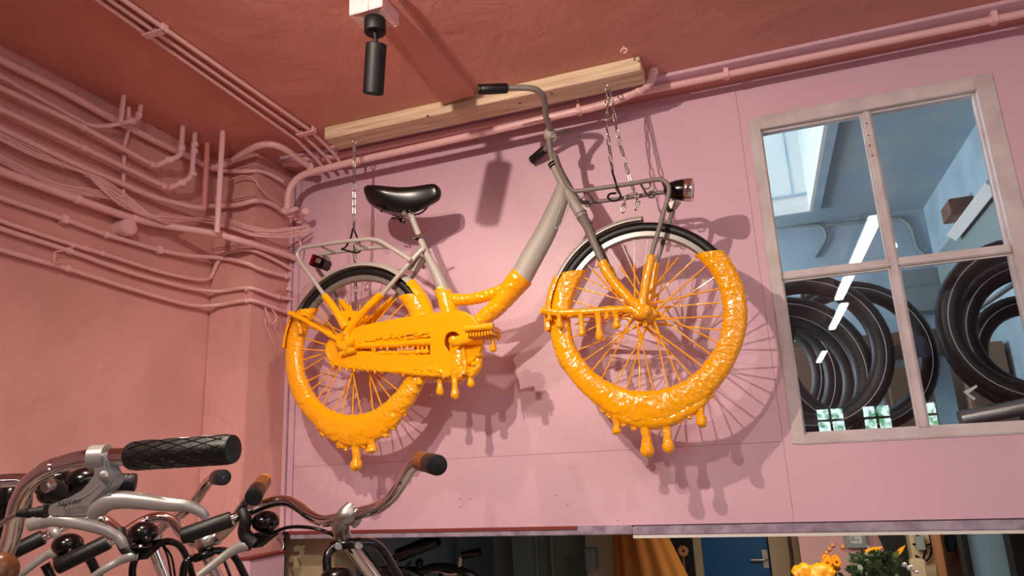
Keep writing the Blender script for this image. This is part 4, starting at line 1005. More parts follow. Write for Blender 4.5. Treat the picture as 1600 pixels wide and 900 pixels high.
MB().tube(cpath([(428, 832, 1.40), (450, 824, 1.39), (480, 824, 1.37), (510, 831, 1.36), (540, 848, 1.37)]), .0034, 8, 5).build('brake_cable', M['black'], e)
MB().tube(cpath([(520, 853, 1.35), (540, 850, 1.34), (562, 848, 1.35)]), .010, 12, 3).build('carrier_clamp', M['black'], e)
hoop(e, [(532, 851, 1.345), (518, 858, 1.34), (511, 872, 1.33), (512, 895, 1.32), (517, 925, 1.32)], .0085)
hoop(e, [(560, 847, 1.36), (582, 848, 1.39), (598, 860, 1.42), (612, 882, 1.44), (628, 910, 1.46)], .0085)
for x, y in ((529, 854), (560, 853)): MB().lathe(cam(x, y, 1.335), cam(x, y, 1.3) - cam(x, y, 1.4), [(-.008, .008), (.004, .008), (.006, .006)], 12).build('clamp_bolt', M['steel'], e)
MB().tube(cpath([(566, 858, 1.38), (585, 880, 1.40), (602, 905, 1.42)]), .0028, 8, 3).build('brake_cable', M['black'], e)
MB().tube(cpath([(566, 875, 1.40), (580, 882, 1.41), (594, 893, 1.42)]), .004, 8, 3).build('lamp_wire', M['steel'], e)
MB().ball(cam(527, 905, 1.30), .034, .03, .022).build('headlamp', M['black'], e)

# D: next bicycle to the left
dd = thing('parked_bicycle', 'parked bicycle with brown ended grip left of the whole chrome handlebar', 'bicycle', cam(325, 860, 1.5), 'bicycles parked along the left wall')
MB().tube(cpath([(90, 884, 1.44), (170, 846, 1.46), (192, 834, 1.48), (222, 815, 1.52), (248, 808, 1.53), (268, 813, 1.53), (284, 832, 1.52), (300, 846, 1.51), (322, 846, 1.50), (345, 836, 1.48), (362, 818, 1.46), (380, 792, 1.43), (396, 770, 1.40)]), .0112, 16, 5).build('handlebar', M['chrome'], dd)
grip(dd, cam(170, 846, 1.46), cam(88, 886, 1.43), .0160)
grip(dd, cam(414, 749, 1.50), cam(404, 765, 1.44), .0130, M['petal']); grip(dd, cam(412, 752, 1.46), cam(398, 772, 1.40), .0160, M['tape']); grip(dd, cam(402, 766, 1.405), cam(396, 777, 1.34), .0166)
MB().tube(cpath([(313, 850, 1.49), (322, 845, 1.48), (332, 838, 1.49)]), [.013, .016, .014], 16, 3).build('bar_clamp', M['steel'], dd)
MB().tube(cpath([(338, 838, 1.50), (338, 850, 1.50)]), .010, 12).build('clamp_nut', M['steel'], dd)
lower(dd, cam(314, 848, 1.49), cam(340, 905, 1.50), (.75, .66, 0))
c_ = MB().tube(cpath([(188, 826, 1.46), (190, 842, 1.45), (198, 856, 1.44), (215, 868, 1.44)]), [.010, .012, .014, .016], 12, 3).build('lever_clamp', M['blackmatt'], dd)
MB().prism([cpath([(195, 850, 1.44), (252, 842, 1.44), (215, 876, 1.44), (203, 866, 1.44)])], Vector((.006, .02, 0))).build('lever_body', M['black'], c_, bevel=.001)
MB().tube(cpath([(140, 905, 1.42), (162, 890, 1.42), (185, 877, 1.43), (203, 869, 1.43), (216, 868, 1.435)]), [.006, .0065, .007, .009, .008], 12, 4, sx=1.2).build('brake_lever', M['alu'], c_)
b_ = bell(dd, 224, 832, 1.44, .027); b_.scale = (1, 1, 1)
hoop(dd, [(300, 872, 1.48), (290, 880, 1.47), (286, 900, 1.47), (290, 925, 1.47)], .008)
hoop(dd, [(330, 861, 1.50), (352, 861, 1.53), (368, 872, 1.56), (385, 905, 1.58)], .008)
MB().tube(cpath([(305, 872, 1.475), (318, 868, 1.47), (332, 862, 1.48)]), .009, 12, 3).build('carrier_clamp', M['black'], dd)
MB().tube(cpath([(322, 848, 1.52), (345, 868, 1.53), (356, 890, 1.54), (362, 910, 1.54)]), .0035, 8, 4).build('brake_cable', M['black'], dd)

# C: third bicycle
cc = thing('parked_bicycle', 'third parked bicycle with black grip cap pointing up before the left wall', 'bicycle', cam(235, 880, 1.6), 'bicycles parked along the left wall')
MB().tube(cpath([(5, 868, 1.52), (70, 838, 1.54), (92, 826, 1.56), (120, 814, 1.60), (146, 809, 1.62), (165, 813, 1.63), (185, 828, 1.62), (210, 842, 1.61), (235, 838, 1.60), (262, 815, 1.58), (288, 800, 1.56), (305, 782, 1.54), (322, 757, 1.52), (332, 748, 1.51), (345, 745, 1.49)]), .0112, 16, 5).build('handlebar', M['chrome'], cc)
grip(cc, cam(68, 839, 1.54), cam(8, 868, 1.51), .0165)
grip(cc, cam(339, 746, 1.495), cam(349, 746, 1.43), .0160)
MB().tube(cpath([(79, 826, 1.53), (87, 832, 1.52), (90, 840, 1.52)]), [.008, .010, .008], 12, 3).build('lever_clamp', M['alu'], cc)
MB().tube(cpath([(25, 905, 1.50), (50, 884, 1.50), (75, 866, 1.51), (90, 864, 1.51), (100, 866, 1.51)]), [.006, .0065, .008, .010, .008], 12, 4, sx=1.2).build('brake_lever', M['alu'], cc)
bell(cc, 106, 851, 1.50, .029)
MB().tube(cpath([(232, 850, 1.6), (240, 842, 1.59), (246, 834, 1.6)]), [.012, .014, .012], 14, 3).build('bar_clamp', M['steel'], cc)
lower(cc, cam(235, 848, 1.60), cam(258, 905, 1.62), (.75, .66, 0))
hoop(cc, [(228, 862, 1.58), (214, 870, 1.57), (207, 888, 1.57), (208, 915, 1.57)], .008)
hoop(cc, [(240, 852, 1.6), (262, 846, 1.62), (280, 852, 1.65), (292, 872, 1.68), (302, 905, 1.70)], .008)
hoop(cc, [(70, 882, 1.55), (76, 893, 1.55), (85, 915, 1.55)], .010)
hoop(cc, [(136, 868, 1.56), (146, 884, 1.57), (158, 915, 1.58)], .010)
for x in (262, 268): MB().tube(cpath([(252, 848, 1.58), (x, 870, 1.58), (x + 6, 905, 1.58)]), .0024, 6, 3).build('brake_cable', M['black'], cc)

# B: silver lever behind the nearest bar
bb_ = thing('parked_bicycle', 'parked bicycle with ribbed black grip and slim silver lever behind the nearest one', 'bicycle', cam(20, 850, 1.15), 'bicycles parked along the left wall')
MB().tube(cpath([(-50, 772, 1.10), (-20, 756, 1.10), (10, 752, 1.11), (45, 751, 1.12), (100, 753, 1.13), (190, 754, 1.15)]), .0115, 16, 5).build('handlebar', M['chrome'], bb_)
grip(bb_, cam(140, 753, 1.14), cam(213, 754, 1.16), .0148, ribs=9)
MB().prism([cpath([(68, 774, 1.09), (64, 790, 1.09), (58, 800, 1.09), (46, 812, 1.09), (46, 827, 1.09), (58, 828, 1.09), (64, 815, 1.09), (72, 795, 1.09)])], Vector((.006, .016, 0))).build('lever_body', M['alu'], bb_, bevel=.002)
MB().tube(cpath([(46, 820, 1.085), (60, 816, 1.085), (80, 812, 1.085), (105, 814, 1.085), (140, 821, 1.09), (165, 829, 1.095), (182, 838, 1.10), (190, 846, 1.10), (194, 855, 1.10)]), [.008, .0085, .0085, .008, .0075, .0068, .0062, .006, .005], 14, 4, sx=1.25).build('brake_lever', M['alu'], bb_)
m = MB().ball(cam(100, 762, 1.12), .052, .03, .026).ball(cam(135, 752, 1.11), .032, .03, .022).ball(cam(80, 772, 1.08), .018, .02, .016)
m.build('gear_shifter', M['black'], bb_)
MB().ball(cam(22, 785, 1.16), .026, .026, .040).build('bell', M['black'], bb_)
MB().ball(cam(6, 818, 1.16), .022, .022, .026).build('bell_base', M['black'], bb_)
lower(bb_, cam(-50, 772, 1.10), cam(-40, 900, 1.12), (-.9, .25, 0))

# A: the nearest bar at the left edge
aa = thing('parked_bicycle', 'nearest parked bicycle with diamond patterned grip and broad silver brake lever', 'bicycle', cam(5, 880, .95), 'bicycles parked along the left wall')
MB().tube(cpath([(-60, 905, 1.0), (-25, 893, .98), (0, 876, .955), (12, 855, .94), (20, 830, .93), (24, 806, .92), (31, 782, .915), (45, 757, .91), (68, 738, .905), (98, 725, .90), (135, 716.5, .89), (205, 713, .88), (300, 706, .86)]), .0112, 24, 6).build('handlebar', M['chrome'], aa)
MB().tube(cpath([(71, 736, .903), (80, 731.5, .902), (88, 728.5, .90)]), .0121, 24).build('bar_bulge', M['chrome'], aa)
grip(aa, cam(205, 712.5, .88), cam(366, 701.5, .848), .0176, diamonds=True)
ta = .885
th = Vector((.004, .016, .0))
body = [(144, 742), (145, 722), (146, 716), (167, 716), (167.5, 722), (168, 730), (172, 738), (176, 743), (175, 752), (170, 760), (160, 770), (146, 784), (141, 793), (140, 803), (135, 808), (100, 809), (75, 808), (72.5, 800), (74, 790), (90, 783), (108, 776), (125, 766), (136, 754)]
lb = MB().prism([[cam(x, y, ta - .014) for x, y in body]], th).build('brake_body', M['alu'], aa, bevel=.0022)
MB().lathe(cam(156, 714.5, ta - .001), cam(180, 713.5, ta) - cam(140, 716, ta), [(-.0098, .0128), (-.0094, .0158), (.0094, .0158), (.0098, .0128)], 24).build('clamp_band', M['alu'], lb)
MB().lathe(cam(164, 743, ta - .0145), -ray(164, 743), [(-.003, .0062), (.001, .0062), (.0018, .005)], 18).build('pivot_bolt', M['steel'], lb)
MB().tube([cam(x, y, ta - .0135) for x, y in ((96, 788), (118, 782), (138, 772), (156, 757))], .0012, 6, 4).build('moulded_line', M['alu'], lb)
MB().tube([cam(x, y, ta - .0055) for x, y in ((142, 803), (152, 792), (170, 783), (195, 781), (230, 784), (262, 788), (290, 790), (306, 795), (317, 802), (322, 810))], [.0105, .0125, .0120, .0108, .0098, .0086, .0074, .0066, .0062, .0048], 18, 5, sx=1.0, sy=.8).build('brake_lever', M['alu'], lb)
MB().prism([[cam(x, y, ta - .012) for x, y in ((141, 800), (150, 784), (165, 770), (172, 769), (178, 776), (192, 776), (185, 786), (160, 797), (148, 808), (139, 809))]], th * .8).build('lever_root', M['alu'], lb, bevel=.0018)
MB().lathe(cam(73, 799, ta - .004), cam(30, 802, ta) - cam(73, 799, ta), [(0, .008), (.004, .008), (.005, .0068), (.012, .0068), (.0125, .0058), (.02, .0058), (.0205, .0068), (.024, .0062), (.036, .0045)], 18).build('barrel_adjuster', M['blackmatt'], lb)
MB().tube(cpath([(36, 802, .882), (20, 806, .885), (5, 816, .89), (-20, 835, .90)]), .0032, 8, 4).build('brake_cable', M['steel'], aa)
m = MB().tube(cpath([(70, 752, .93), (82, 764, .93), (95, 770, .94)]), [.010, .014, .012], 12, 3); m.build('lever_clamp', M['blackmatt'], aa)
MB().lathe(cam(80, 757, .915), (.2, -1, -.3), [(0, .008), (.01, .008), (.012, .006)], 14).build('clamp_bolt', M['steel'], aa)
MB().ball(cam(2, 893, .86), .018, .02, .022).build('bell', M['tape'], aa)
lower(aa, cam(-60, 905, 1.0), cam(-60, 1000, 1.0), (-.9, .25, 0))
# the maker's script on the brake body
cu = bpy.data.curves.new('lettering', 'FONT'); cu.body = 'Saccon'; cu.size = .0105; cu.shear = .35; cu.extrude = .0002; cu.align_x = 'LEFT'
to = bpy.data.objects.new('lettering', cu); COL.objects.link(to)
dg = bpy.context.evaluated_depsgraph_get(); tm = bpy.data.meshes.new_from_object(to.evaluated_get(dg)); bpy.data.objects.remove(to)
lo = bpy.data.objects.new('lettering', tm); COL.objects.link(lo); tm.materials.clear(); tm.materials.append(M['void']); lo.parent = lb
ex = (cam(124, 786, ta - .0147) - cam(92, 791, ta - .0147)).normalized(); ez = (-th).normalized(); ez = (ez - ex * ez.dot(ex)).normalized(); ey = ez.cross(ex)
mw = Matrix((ex, ey, ez)).transposed().to_4x4(); mw.translation = cam(88, 792, ta - .0195) - wloc(lb); lo.matrix_local = mw

# ---------------------------------------------------------------- things on the pillar at the bottom
hk2 = MB().tube([aty(419, 838, YW - .03), aty(419, 852, YW - .03), aty(421, 862, YW - .04), aty(431, 865, YW - .06), aty(441, 860, YW - .06), aty(443, 850, YW - .05), aty(440, 842, YW - .04)], .0042, 10, 4)
hk2.box(aty(416, 842, YW - .032), aty(446, 836, YW - .02))
tag(hk2.build('wall_hook', M['steel']), 'bent steel hook under the left end of the ledge', 'hook')
zt = atx(391, 872, XP).z
pbo = MB().box((XP + .0005, YP + .012, .60), (XP + .05, YW - .03, zt)).build('cable_box', M['wall'], None, smooth=False, bevel=.004)
tag(pbo, 'pink boxed ledge on the pillar foot beside the steel hook', 'box')
MB().box((XP + .0005, YP + .005, zt + .0005), (XP + .06, YW - .025, zt + .010)).build('lid', M['redtrim'], pbo, smooth=False, bevel=.002)

# ---------------------------------------------------------------- the room behind the window
ZS2 = 1.07
sk = (-.6, .47, 3.45, 4.99)                       # skylight hole x0 x1 y0 y1
m = MB()
hx0, hx1, hy0, hy1 = sk[0] - .021, sk[1] + .021, sk[2] - .021, sk[3] + .021
m.box((XL, YW + .1, Z2), (hx0, Y2 + .1, Z2 + .1)); m.box((hx1, YW + .1, Z2), (X2 + .1, Y2 + .1, Z2 + .1)); m.box((hx0, YW + .1, Z2), (hx1, hy0, Z2 + .1)); m.box((hx0, hy1, Z2), (hx1, Y2 + .1, Z2 + .1))
struct('ceiling_back', m, M['blueceil'], label='blue grey ceiling of the room behind the window', cat='ceiling')
struct('wall_far', BOX((XL, Y2, 0), (X2 + .1, Y2 + .1, Z2)), M['bluewall'], label='blue grey far wall seen through the window', cat='wall')
struct('wall_side', BOX((X2, YW + .1, 0), (X2 + .12, Y2 + .1, Z2 + .1)), M['bluewall'], label='pale blue side wall seen through the right panes', cat='wall')
struct('wall_side_left', BOX((XL - .12, YW + .1, 0), (XL, Y2 + .1, Z2 + .1)), M['bluewall'], label='side wall of the back room hidden behind the pink wall', cat='wall')
struct('floor_loft_baffle', BOX((XL, YW + .1, ZS2 - .05), (X2 + .1, Y2, ZS2)), M['plank'], label='added loft floor behind the window, shielding the lower opening from its light', cat='floor')  # unseen slab added to keep the bright upper room from lighting below
wm = MB()
for q in (((3.35, 1.25), (5.05, 1.32)), ((3.35, 2.48), (5.05, 2.55)), ((3.35, 1.32), (3.42, 2.48)), ((4.98, 1.32), (5.05, 2.48)), ((4.18, 1.32), (4.22, 2.48))): wm.box((XL, q[0][0], q[0][1]), (XL + .05, q[1][0], q[1][1]))
struct('window_6', wm, M['white'], label='unseen frame added round the fill light on the back room side wall', cat='window')  # frame added only to house the fill light, the wall behind is closed
# skylight well
m = MB(); t_ = .02
for lo, hi in (((sk[0] - t_, sk[2] - t_), (sk[0], sk[3] + t_)), ((sk[1], sk[2] - t_), (sk[1] + t_, sk[3] + t_)), ((sk[0], sk[2] - t_), (sk[1], sk[2])), ((sk[0], sk[3]), (sk[1], sk[3] + t_))):
    m.box((lo[0], lo[1], Z2 - .03), (hi[0], hi[1], Z2 + .85))
slw = struct('window_5', m, M['white'], label='white skylight shaft in the ceiling behind the upper left pane', cat='window')
BOX((sk[0], sk[2], Z2 + .80), (sk[1], sk[3], Z2 + .806)).build('pane', M['glass'], slw, smooth=False)
for x in (-.07,): BOX((x - .012, sk[2], Z2 + .76), (x + .012, sk[3], Z2 + .80)).build('glazing_bar', M['white'], slw, smooth=False)
for px_ in (1229,):
    xb = aty(px_, 240, sk[3]).x; BOX((xb - .006, sk[3] - .006, Z2 + .10), (xb + .006, sk[3] - .0005, Z2 + .8)).build('shaft_seam', M['bluewall'], slw, smooth=False)
BOX((sk[0], sk[3] - .012, Z2 + .09), (sk[1], sk[3] - .0005, Z2 + .105)).build('shaft_seam', M['bluewall'], slw, smooth=False)
BOX((sk[1] + t_, sk[2] - .06, Z2 - .03), (sk[1] + t_ + .05, sk[3] + .06, Z2 + .0)).build('frame_edge', M['bluewall'], slw, smooth=False)
BOX((sk[0], sk[3] + t_, Z2 - .03), (sk[1] + t_, sk[3] + t_ + .05, Z2)).build('frame_edge', M['bluewall'], slw, smooth=False)
tp = MB().tube([aty(1200, 357, Y2 - .02), aty(1262, 352, Y2 - .02), aty(1283, 354, Y2 - .02), aty(1291, 366, Y2 - .02), aty(1288, 380, Y2 - .02), aty(1274, 402, Y2 - .02)], .011, 8, 4)
tag(tp.build('wall_conduit', M['greyboard']), 'grey conduit bending down on the far wall behind the left panes', 'conduit')
tp = MB().tube([aty(1291, 352, Y2 - .02), aty(1392, 342, Y2 - .02), aty(1412, 344, Y2 - .02), aty(1425, 358, Y2 - .02), aty(1433, 385, Y2 - .02), aty(1446, 398, Y2 - .02)], .013, 8, 4)
tag(tp.build('wall_conduit', M['greyboard']), 'grey conduit bending down into the far corner behind the right panes', 'conduit')
def r2box(name, lab, cat, a, c, y0, y1, m, bev=.004):
    p, q = aty(*a, y0), aty(*c, y0)
    return tag(MB().box((p.x, y0, ZS2 + .0005 if cat == 'box' and m is M['tan'] else q.z), (q.x, y1, p.z)).build(name, m, None, smooth=False, bevel=bev), lab, cat)
r2box('shelf_board', 'upper grey horizontal board on the far wall behind the right tyres', 'board', (1402, 424), (1600, 437), 5.28, 5.40, M['greyboard'])
r2box('shelf_board', 'lower grey horizontal board on the far wall behind the right tyres', 'board', (1402, 452), (1600, 470), 5.22, 5.40, M['greyboard'])
wsh = tag(MB().box((-.2, 4.6, aty(1420, 538, 4.6).z), (X2 - .02, 5.38, aty(1420, 517, 4.6).z)).build('wooden_shelf', M['plank'], None, smooth=False, bevel=.004), 'brown wooden shelf behind the hanging tyres', 'shelf')
r2box('cardboard_box', 'big brown cardboard box behind the left group of tyres', 'box', (1215, 545), (1330, 672), 4.3, 4.55, M['tan'])
r2box('cardboard_box', 'tan cardboard box standing between the two groups of tyres', 'box', (1385, 575), (1470, 668), 4.3, 4.58, M['tan'])
r2box('cardboard_box', 'tan cardboard box at the right behind the last tyres', 'box', (1500, 538), (1596, 664), 4.25, 4.55, M['tan'])
# white fluorescent batten and wooden block on the side wall
fa, fb_ = atx(1492, 366, X2 - .05), atx(1556, 283, X2 - .05)
fx = MB(); d = (fb_ - fa)
for k in range(1): fx.tube([fa, fb_], .045, 4, sx=1, sy=1)
fxo = tag(fx.build('light_fixture', M['white'], None, smooth=False, bevel=.003), 'white lamp fixture running along the side wall behind the window', 'lamp')
wb2 = atx(1497, 330, X2 - .06); tag(MB().box(wb2 + Vector((-.06, -.10, -.04)), wb2 + Vector((.06, .10, .05))).build('wooden_block', M['plank'], None, smooth=False, bevel=.004), 'small brown wooden block behind the white lamp fixture', 'block')
db = MB().box((X2 - .022, YW + .11, 2.00), (X2 - .002, Y2 - .15, 2.36)); tag(db.build('wainscot_strip', M['greyboard'], None, smooth=False), 'grey board along the side wall under the pale blue strip', 'board')
tag(MB().tube([aty(1513, 399, 5.39), aty(1522, 401, 5.3), aty(1532, 405, 5.3), aty(1542, 414, 5.3), aty(1545, 426, 5.32)], .018, 10, 3).build('yellow_pipe', M['yellowpipe']), 'short yellow bent pipe above the right tyres', 'pipe')

# tyres hanging behind the window
def tyre(cx, cy, y, r, yaw, lab, grp, stripes=1, name='bicycle_tyre'):
    c = aty(cx, cy, y); o = thing(name, lab, 'tyre', c, grp)
    u = Vector((math.cos(yaw), math.sin(yaw), 0)); nv = Vector((math.sin(yaw), -math.cos(yaw), 0))
    N = 96; n = 14; m = MB(); ms = MB(); R = r - .040
    for i in range(N):
        t = 2 * pi * i / N; d = u * math.cos(t) + Vector((0, 0, math.sin(t)))
        for k in range(n):
            a = 2 * pi * k / n + .2
            q = .034 + (.0012 if (i % 2 and math.cos(a) > .5) else 0)
            m.v.append(c + d * (R + q * 1.25 * math.cos(a)) + nv * (q * .95 * math.sin(a)))
    for i in range(N):
        for k in range(n): a, b_ = i * n, ((i + 1) % N) * n; k2 = (k + 1) % n; m.face((a + k, a + k2, b_ + k2, b_ + k))
    m.build('tyre', M['tyre2'], o)
    for sgn in (1, -1):
        ms = MB(); ms.tube([c + (u * math.cos(2 * pi * i / N) + Vector((0, 0, math.sin(2 * pi * i / N)))) * (R + .006) + nv * (.0322 * sgn) for i in range(N)], .0036, 6, closed=True, up=nv, sy=.5)
        ms.build('reflex_stripe', M['stripe'], o)
    return o
lt = 'tyres hanging behind the left panes'; rt = 'tyres hanging behind the right panes'
tyre(1258, 551, 3.13, .330, .06, 'frontmost tyre of the left group, its stripe nearly touching the mullion', lt)
tyre(1226, 590, 3.24, .350, -.10, 'second tyre of the left group, set lower and further left', lt)
tyre(1222, 596, 3.37, .325, -.10, 'third tyre of the left group inside the second', lt)
tyre(1196, 592, 3.68, .348, -.14, 'fourth tyre of the left group near the left stile', lt)
tyre(1180, 588, 3.84, .350, -.15, 'rearmost tyre of the left group showing least', lt)
tyre(1335, 556, 3.52, .345, .12, 'tyre crossing behind the mullion to the lower right pane', lt)
tyre(1614, 500, 3.14, .325, .05, 'frontmost tyre of the right group with knobbly edge', rt)
tyre(1622, 516, 3.26, .290, .06, 'middle tyre of the right group', rt)
tyre(1614, 552, 3.40, .240, .08, 'smallest tyre of the right group, innermost', rt)
tyre(1612, 515, 3.52, .350, .05, 'rearmost tyre of the right group', rt)
for px, lb_ in ((1262, 'left'), (1610, 'right')):
    c = aty(px, 441 if px < 1400 else 425, 3.15); 
for cx, cy, lb_ in ((1258, 438, 'left'), (1612, 425, 'right')):
    p = aty(cx, cy, 3.13); tag(MB().tube([Vector((p.x, 3.0, p.z)), Vector((p.x, 5.40, p.z + .0))], .011, 10).build('hanging_rod', M['steel']), 'steel rod carrying the %s group of tyres' % lb_, 'rod')
rp = tag(MB().tube([aty(1500, 655, 3.045), aty(1640, 628, 3.055)], .030, 14).build('plastic_roll', M['steel']), 'grey plastic roll lying behind the lower right pane', 'roll')
MB().prism([[aty(x, y, 3.104) for x, y in ((1505, 612), (1526, 601), (1527, 605), (1513, 615), (1525, 622), (1522, 626))]], (0, .002, 0)).build('torn_label', M['paper'], None)
tag(bpy.data.objects['torn_label'], 'torn white label bent over the foot of the right tyres', 'label')
rpk = tag(MB().prism([[aty(x, y, 3.30) for x, y in ((1425, 520), (1446, 528), (1456, 548), (1450, 560), (1428, 552))]], (0, .03, 0)).build('blue_label', mat('dark_blue_label', (.08, .16, .30), .5), None), 'dark blue paper label round the tyre behind the mullion', 'label')

# ceiling tubes of the workshop (mirrored in the window panes)
for k, (x, ya, yb_) in enumerate(((.86, -1.82, .895), (.94, -3.7, -2.07), (1.0, -7.2, -5.8))):
    o = thing('fluorescent_light', ('nearest', 'middle', 'farthest')[k] + ' fluorescent ceiling light behind the camera', 'lamp', (x, (ya + yb_) / 2, ZC), 'fluorescent lights of the workshop')
    BOX((x - .05, ya, 2.615), (x + .05, yb_, ZC)).build('light_housing', M['white'], o, smooth=False, bevel=.004)
    BOX((x - .04, ya + .02, 2.59), (x + .04, yb_ - .02, 2.6145)).build('light_tube', M['tube'], o, smooth=False, bevel=.004)

# ---------------------------------------------------------------- lower opening under the ledge
yb_ = 4.9
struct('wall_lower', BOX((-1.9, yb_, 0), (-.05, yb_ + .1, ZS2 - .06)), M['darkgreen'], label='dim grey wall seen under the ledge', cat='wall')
def lowbox(name, lab, cat, x0, x1, y0, y1, m, top=None, bot=0.0, bev=.003):
    p, q = aty(x0, 860, y0), aty(x1, 860, y0)
    return tag(MB().box((p.x, y0, bot), (q.x, y1, top if top else ZS2 - .06)).build(name, m, None, smooth=False, bevel=bev), lab, cat)
lowbox('beige_column', 'beige boxed column under the left end of the ledge', 'column', 446, 522, 3.05, 3.25, M['beige'])
for a, c, lab in ((862, 868, 'first thin grey pipe on the dim wall under the ledge'), (838, 841, 'second thin grey pipe on the dim wall under the ledge')):
    p = aty(a, 860, yb_ - .03); tag(MB().tube([Vector((p.x, p.y, 0)), Vector((p.x, p.y, ZS2 - .06))], .012, 8).build('grey_pipe', M['greyboard']), lab, 'pipe')
lowbox('grey_pilaster', 'pale grey pilaster on the dim wall under the ledge', 'pilaster', 800, 832, yb_ - .10, yb_ - .002, M['greyboard'])
lowbox('beige_door_leaf', 'beige leaf beside the hanging ochre coat', 'panel', 915, 962, yb_ - .14, yb_ - .10, M['beige'])
mb_ = r2box('meter_box', 'grey meter box on the dim wall left of the ochre coat', 'box', (913, 858), (932, 892), yb_ - .22, yb_ - .141, M['greyboard'])
# hanging coat
m = MB(); N = 60; rows = 26
cA, cB = aty(962, 832, 3.7), aty(1008, 832, 3.7)
for j in range(rows + 1):
    v = j / rows; z = cA.z + .1 - v * .75
    wL = -0.01 - .02 * v; wR = .03 + .30 * v ** .8
    for i in range(N):
        a = 2 * pi * i / N; cx = (cA.x + cB.x) / 2 + (wR + wL) / 2; hw_ = (cB.x - cA.x) / 2 + (wR - wL) / 2
        fold = .014 * math.sin(i * 2 * pi / N * 11 + v * 2) * (.4 + v) + .01 * lump(Vector((i * .12, v * 2, 0)), 1)
        m.v.append(Vector((cx + (hw_ + fold) * math.cos(a), 3.7 + (.07 + .05 * v + fold) * math.sin(a), z)))
for j in range(rows):
    for i in range(N): i2 = (i + 1) % N; m.face((j * N + i, j * N + i2, (j + 1) * N + i2, (j + 1) * N + i))
m.face(range(N)); m.face([rows * N + i for i in range(N)])
tag(m.build('hanging_coat', M['coat'], None, angle=80), 'ochre coat hanging in folds under the ledge', 'coat')
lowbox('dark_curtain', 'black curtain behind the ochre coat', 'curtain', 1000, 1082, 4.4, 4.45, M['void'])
o = thing('dried_flower', 'small dried brown flower before the black curtain', 'flower', aty(1067, 861, 4.2))
for k in range(9): a = k * 2 * pi / 9; MB().ball(aty(1067, 861, 4.2) + Vector((.018 * math.cos(a), 0, .018 * math.sin(a))), .013, .008, .013, 8, 5).build('petal', M['dry'], o)
MB().tube([aty(1067, 863, 4.2), Vector((aty(1067, 861, 4.2).x, 4.2, 0))], .003, 5).build('stem', M['dry'], o)
# blue door in its frame
do = aty(1096, 860, 4.6).x; dq = aty(1200, 860, 4.6).x
m = MB().box((do, 4.60, 0), (dq, 4.64, ZS2 - .06)); d1 = struct('door_1', m, M['bluedoor'], label='blue door under the ledge with a steel lever handle', cat='door')
hp = aty(1195, 873, 4.6)
MB().box(hp + Vector((-.012, -.010, -.05)), hp + Vector((.018, -.0005, .05))).build('handle_plate', M['steel'], d1, smooth=False, bevel=.002)
MB().tube([hp + Vector((.0, 0, 0)), hp + Vector((0, -.045, 0)), hp + Vector((-.075, -.048, 0))], .008, 10, 3).build('door_handle', M['steel'], d1)
BOX((dq - .02, 4.592, 0), (dq - .008, 4.5995, ZS2 - .06)).build('door_edge', M['bluedoor'], d1, smooth=False)
lowbox('door_jamb', 'beige door jamb left of the blue door', 'jamb', 1083, 1096, 4.55, 4.66, M['beige'])
lowbox('door_jamb', 'beige grey door jamb right of the blue door', 'jamb', 1202, 1250, 4.55, 4.66, M['beige'])
tag(MB().tube([aty(1232, 836, 4.54), aty(1237, 868, 4.54), aty(1240, 930, 4.54)], .010, 8).build('wall_cable', M['plank']), 'thin brown cable running down the jamb right of the blue door', 'cable')
struct('wall_pink_back', BOX((aty(1250, 860, 4.3).x, 4.3, 0), (aty(1440, 860, 4.3).x, 4.38, ZS2 - .06)), mat('back_pink', (.90, .70, .70), .5), label='pink wall with a framed notice seen under the ledge', cat='wall')
# framed notice
fo = aty(1336, 843, 4.28); nf = thing('framed_notice', 'silver framed paper notice on the pink wall under the ledge', 'notice', fo)
fa = Vector((aty(1320, 843, 4.28).x, 4.25, aty(1336, 854.5, 4.28).z)); fb2 = Vector((aty(1352.5, 843, 4.28).x, 4.299, aty(1336, 820, 4.28).z))
e_ = .018
m = MB(); m.box(fa, (fb2.x, fb2.y, fa.z + e_)); m.box((fa.x, fa.y, fb2.z - e_), fb2); m.box((fa.x, fa.y, fa.z + e_), (fa.x + e_, fb2.y, fb2.z - e_)); m.box((fb2.x - e_, fa.y, fa.z + e_), (fb2.x, fb2.y, fb2.z - e_))
m.build('frame', M['silverframe'], nf, smooth=False)
BOX((fa.x + e_, fa.y + .02, fa.z + e_), (fb2.x - e_, fa.y + .03, fb2.z - e_)).build('paper', M['paper'], nf, smooth=False)
m = MB()
for k in range(9):
    z = fb2.z - e_ - .012 - k * .0115
    if z < fa.z + e_ + .008: break
    x = fa.x + e_ + .012
    while x < fb2.x - e_ - (.05 if k % 4 == 3 else .015):
        l = random.uniform(.006, .02); m.box((x, fa.y + .0192, z), (min(x + l, fb2.x - e_ - .008), fa.y + .0202, z + .004)); x += l + .004
m.build('text_lines', M['ink'], nf, smooth=False)
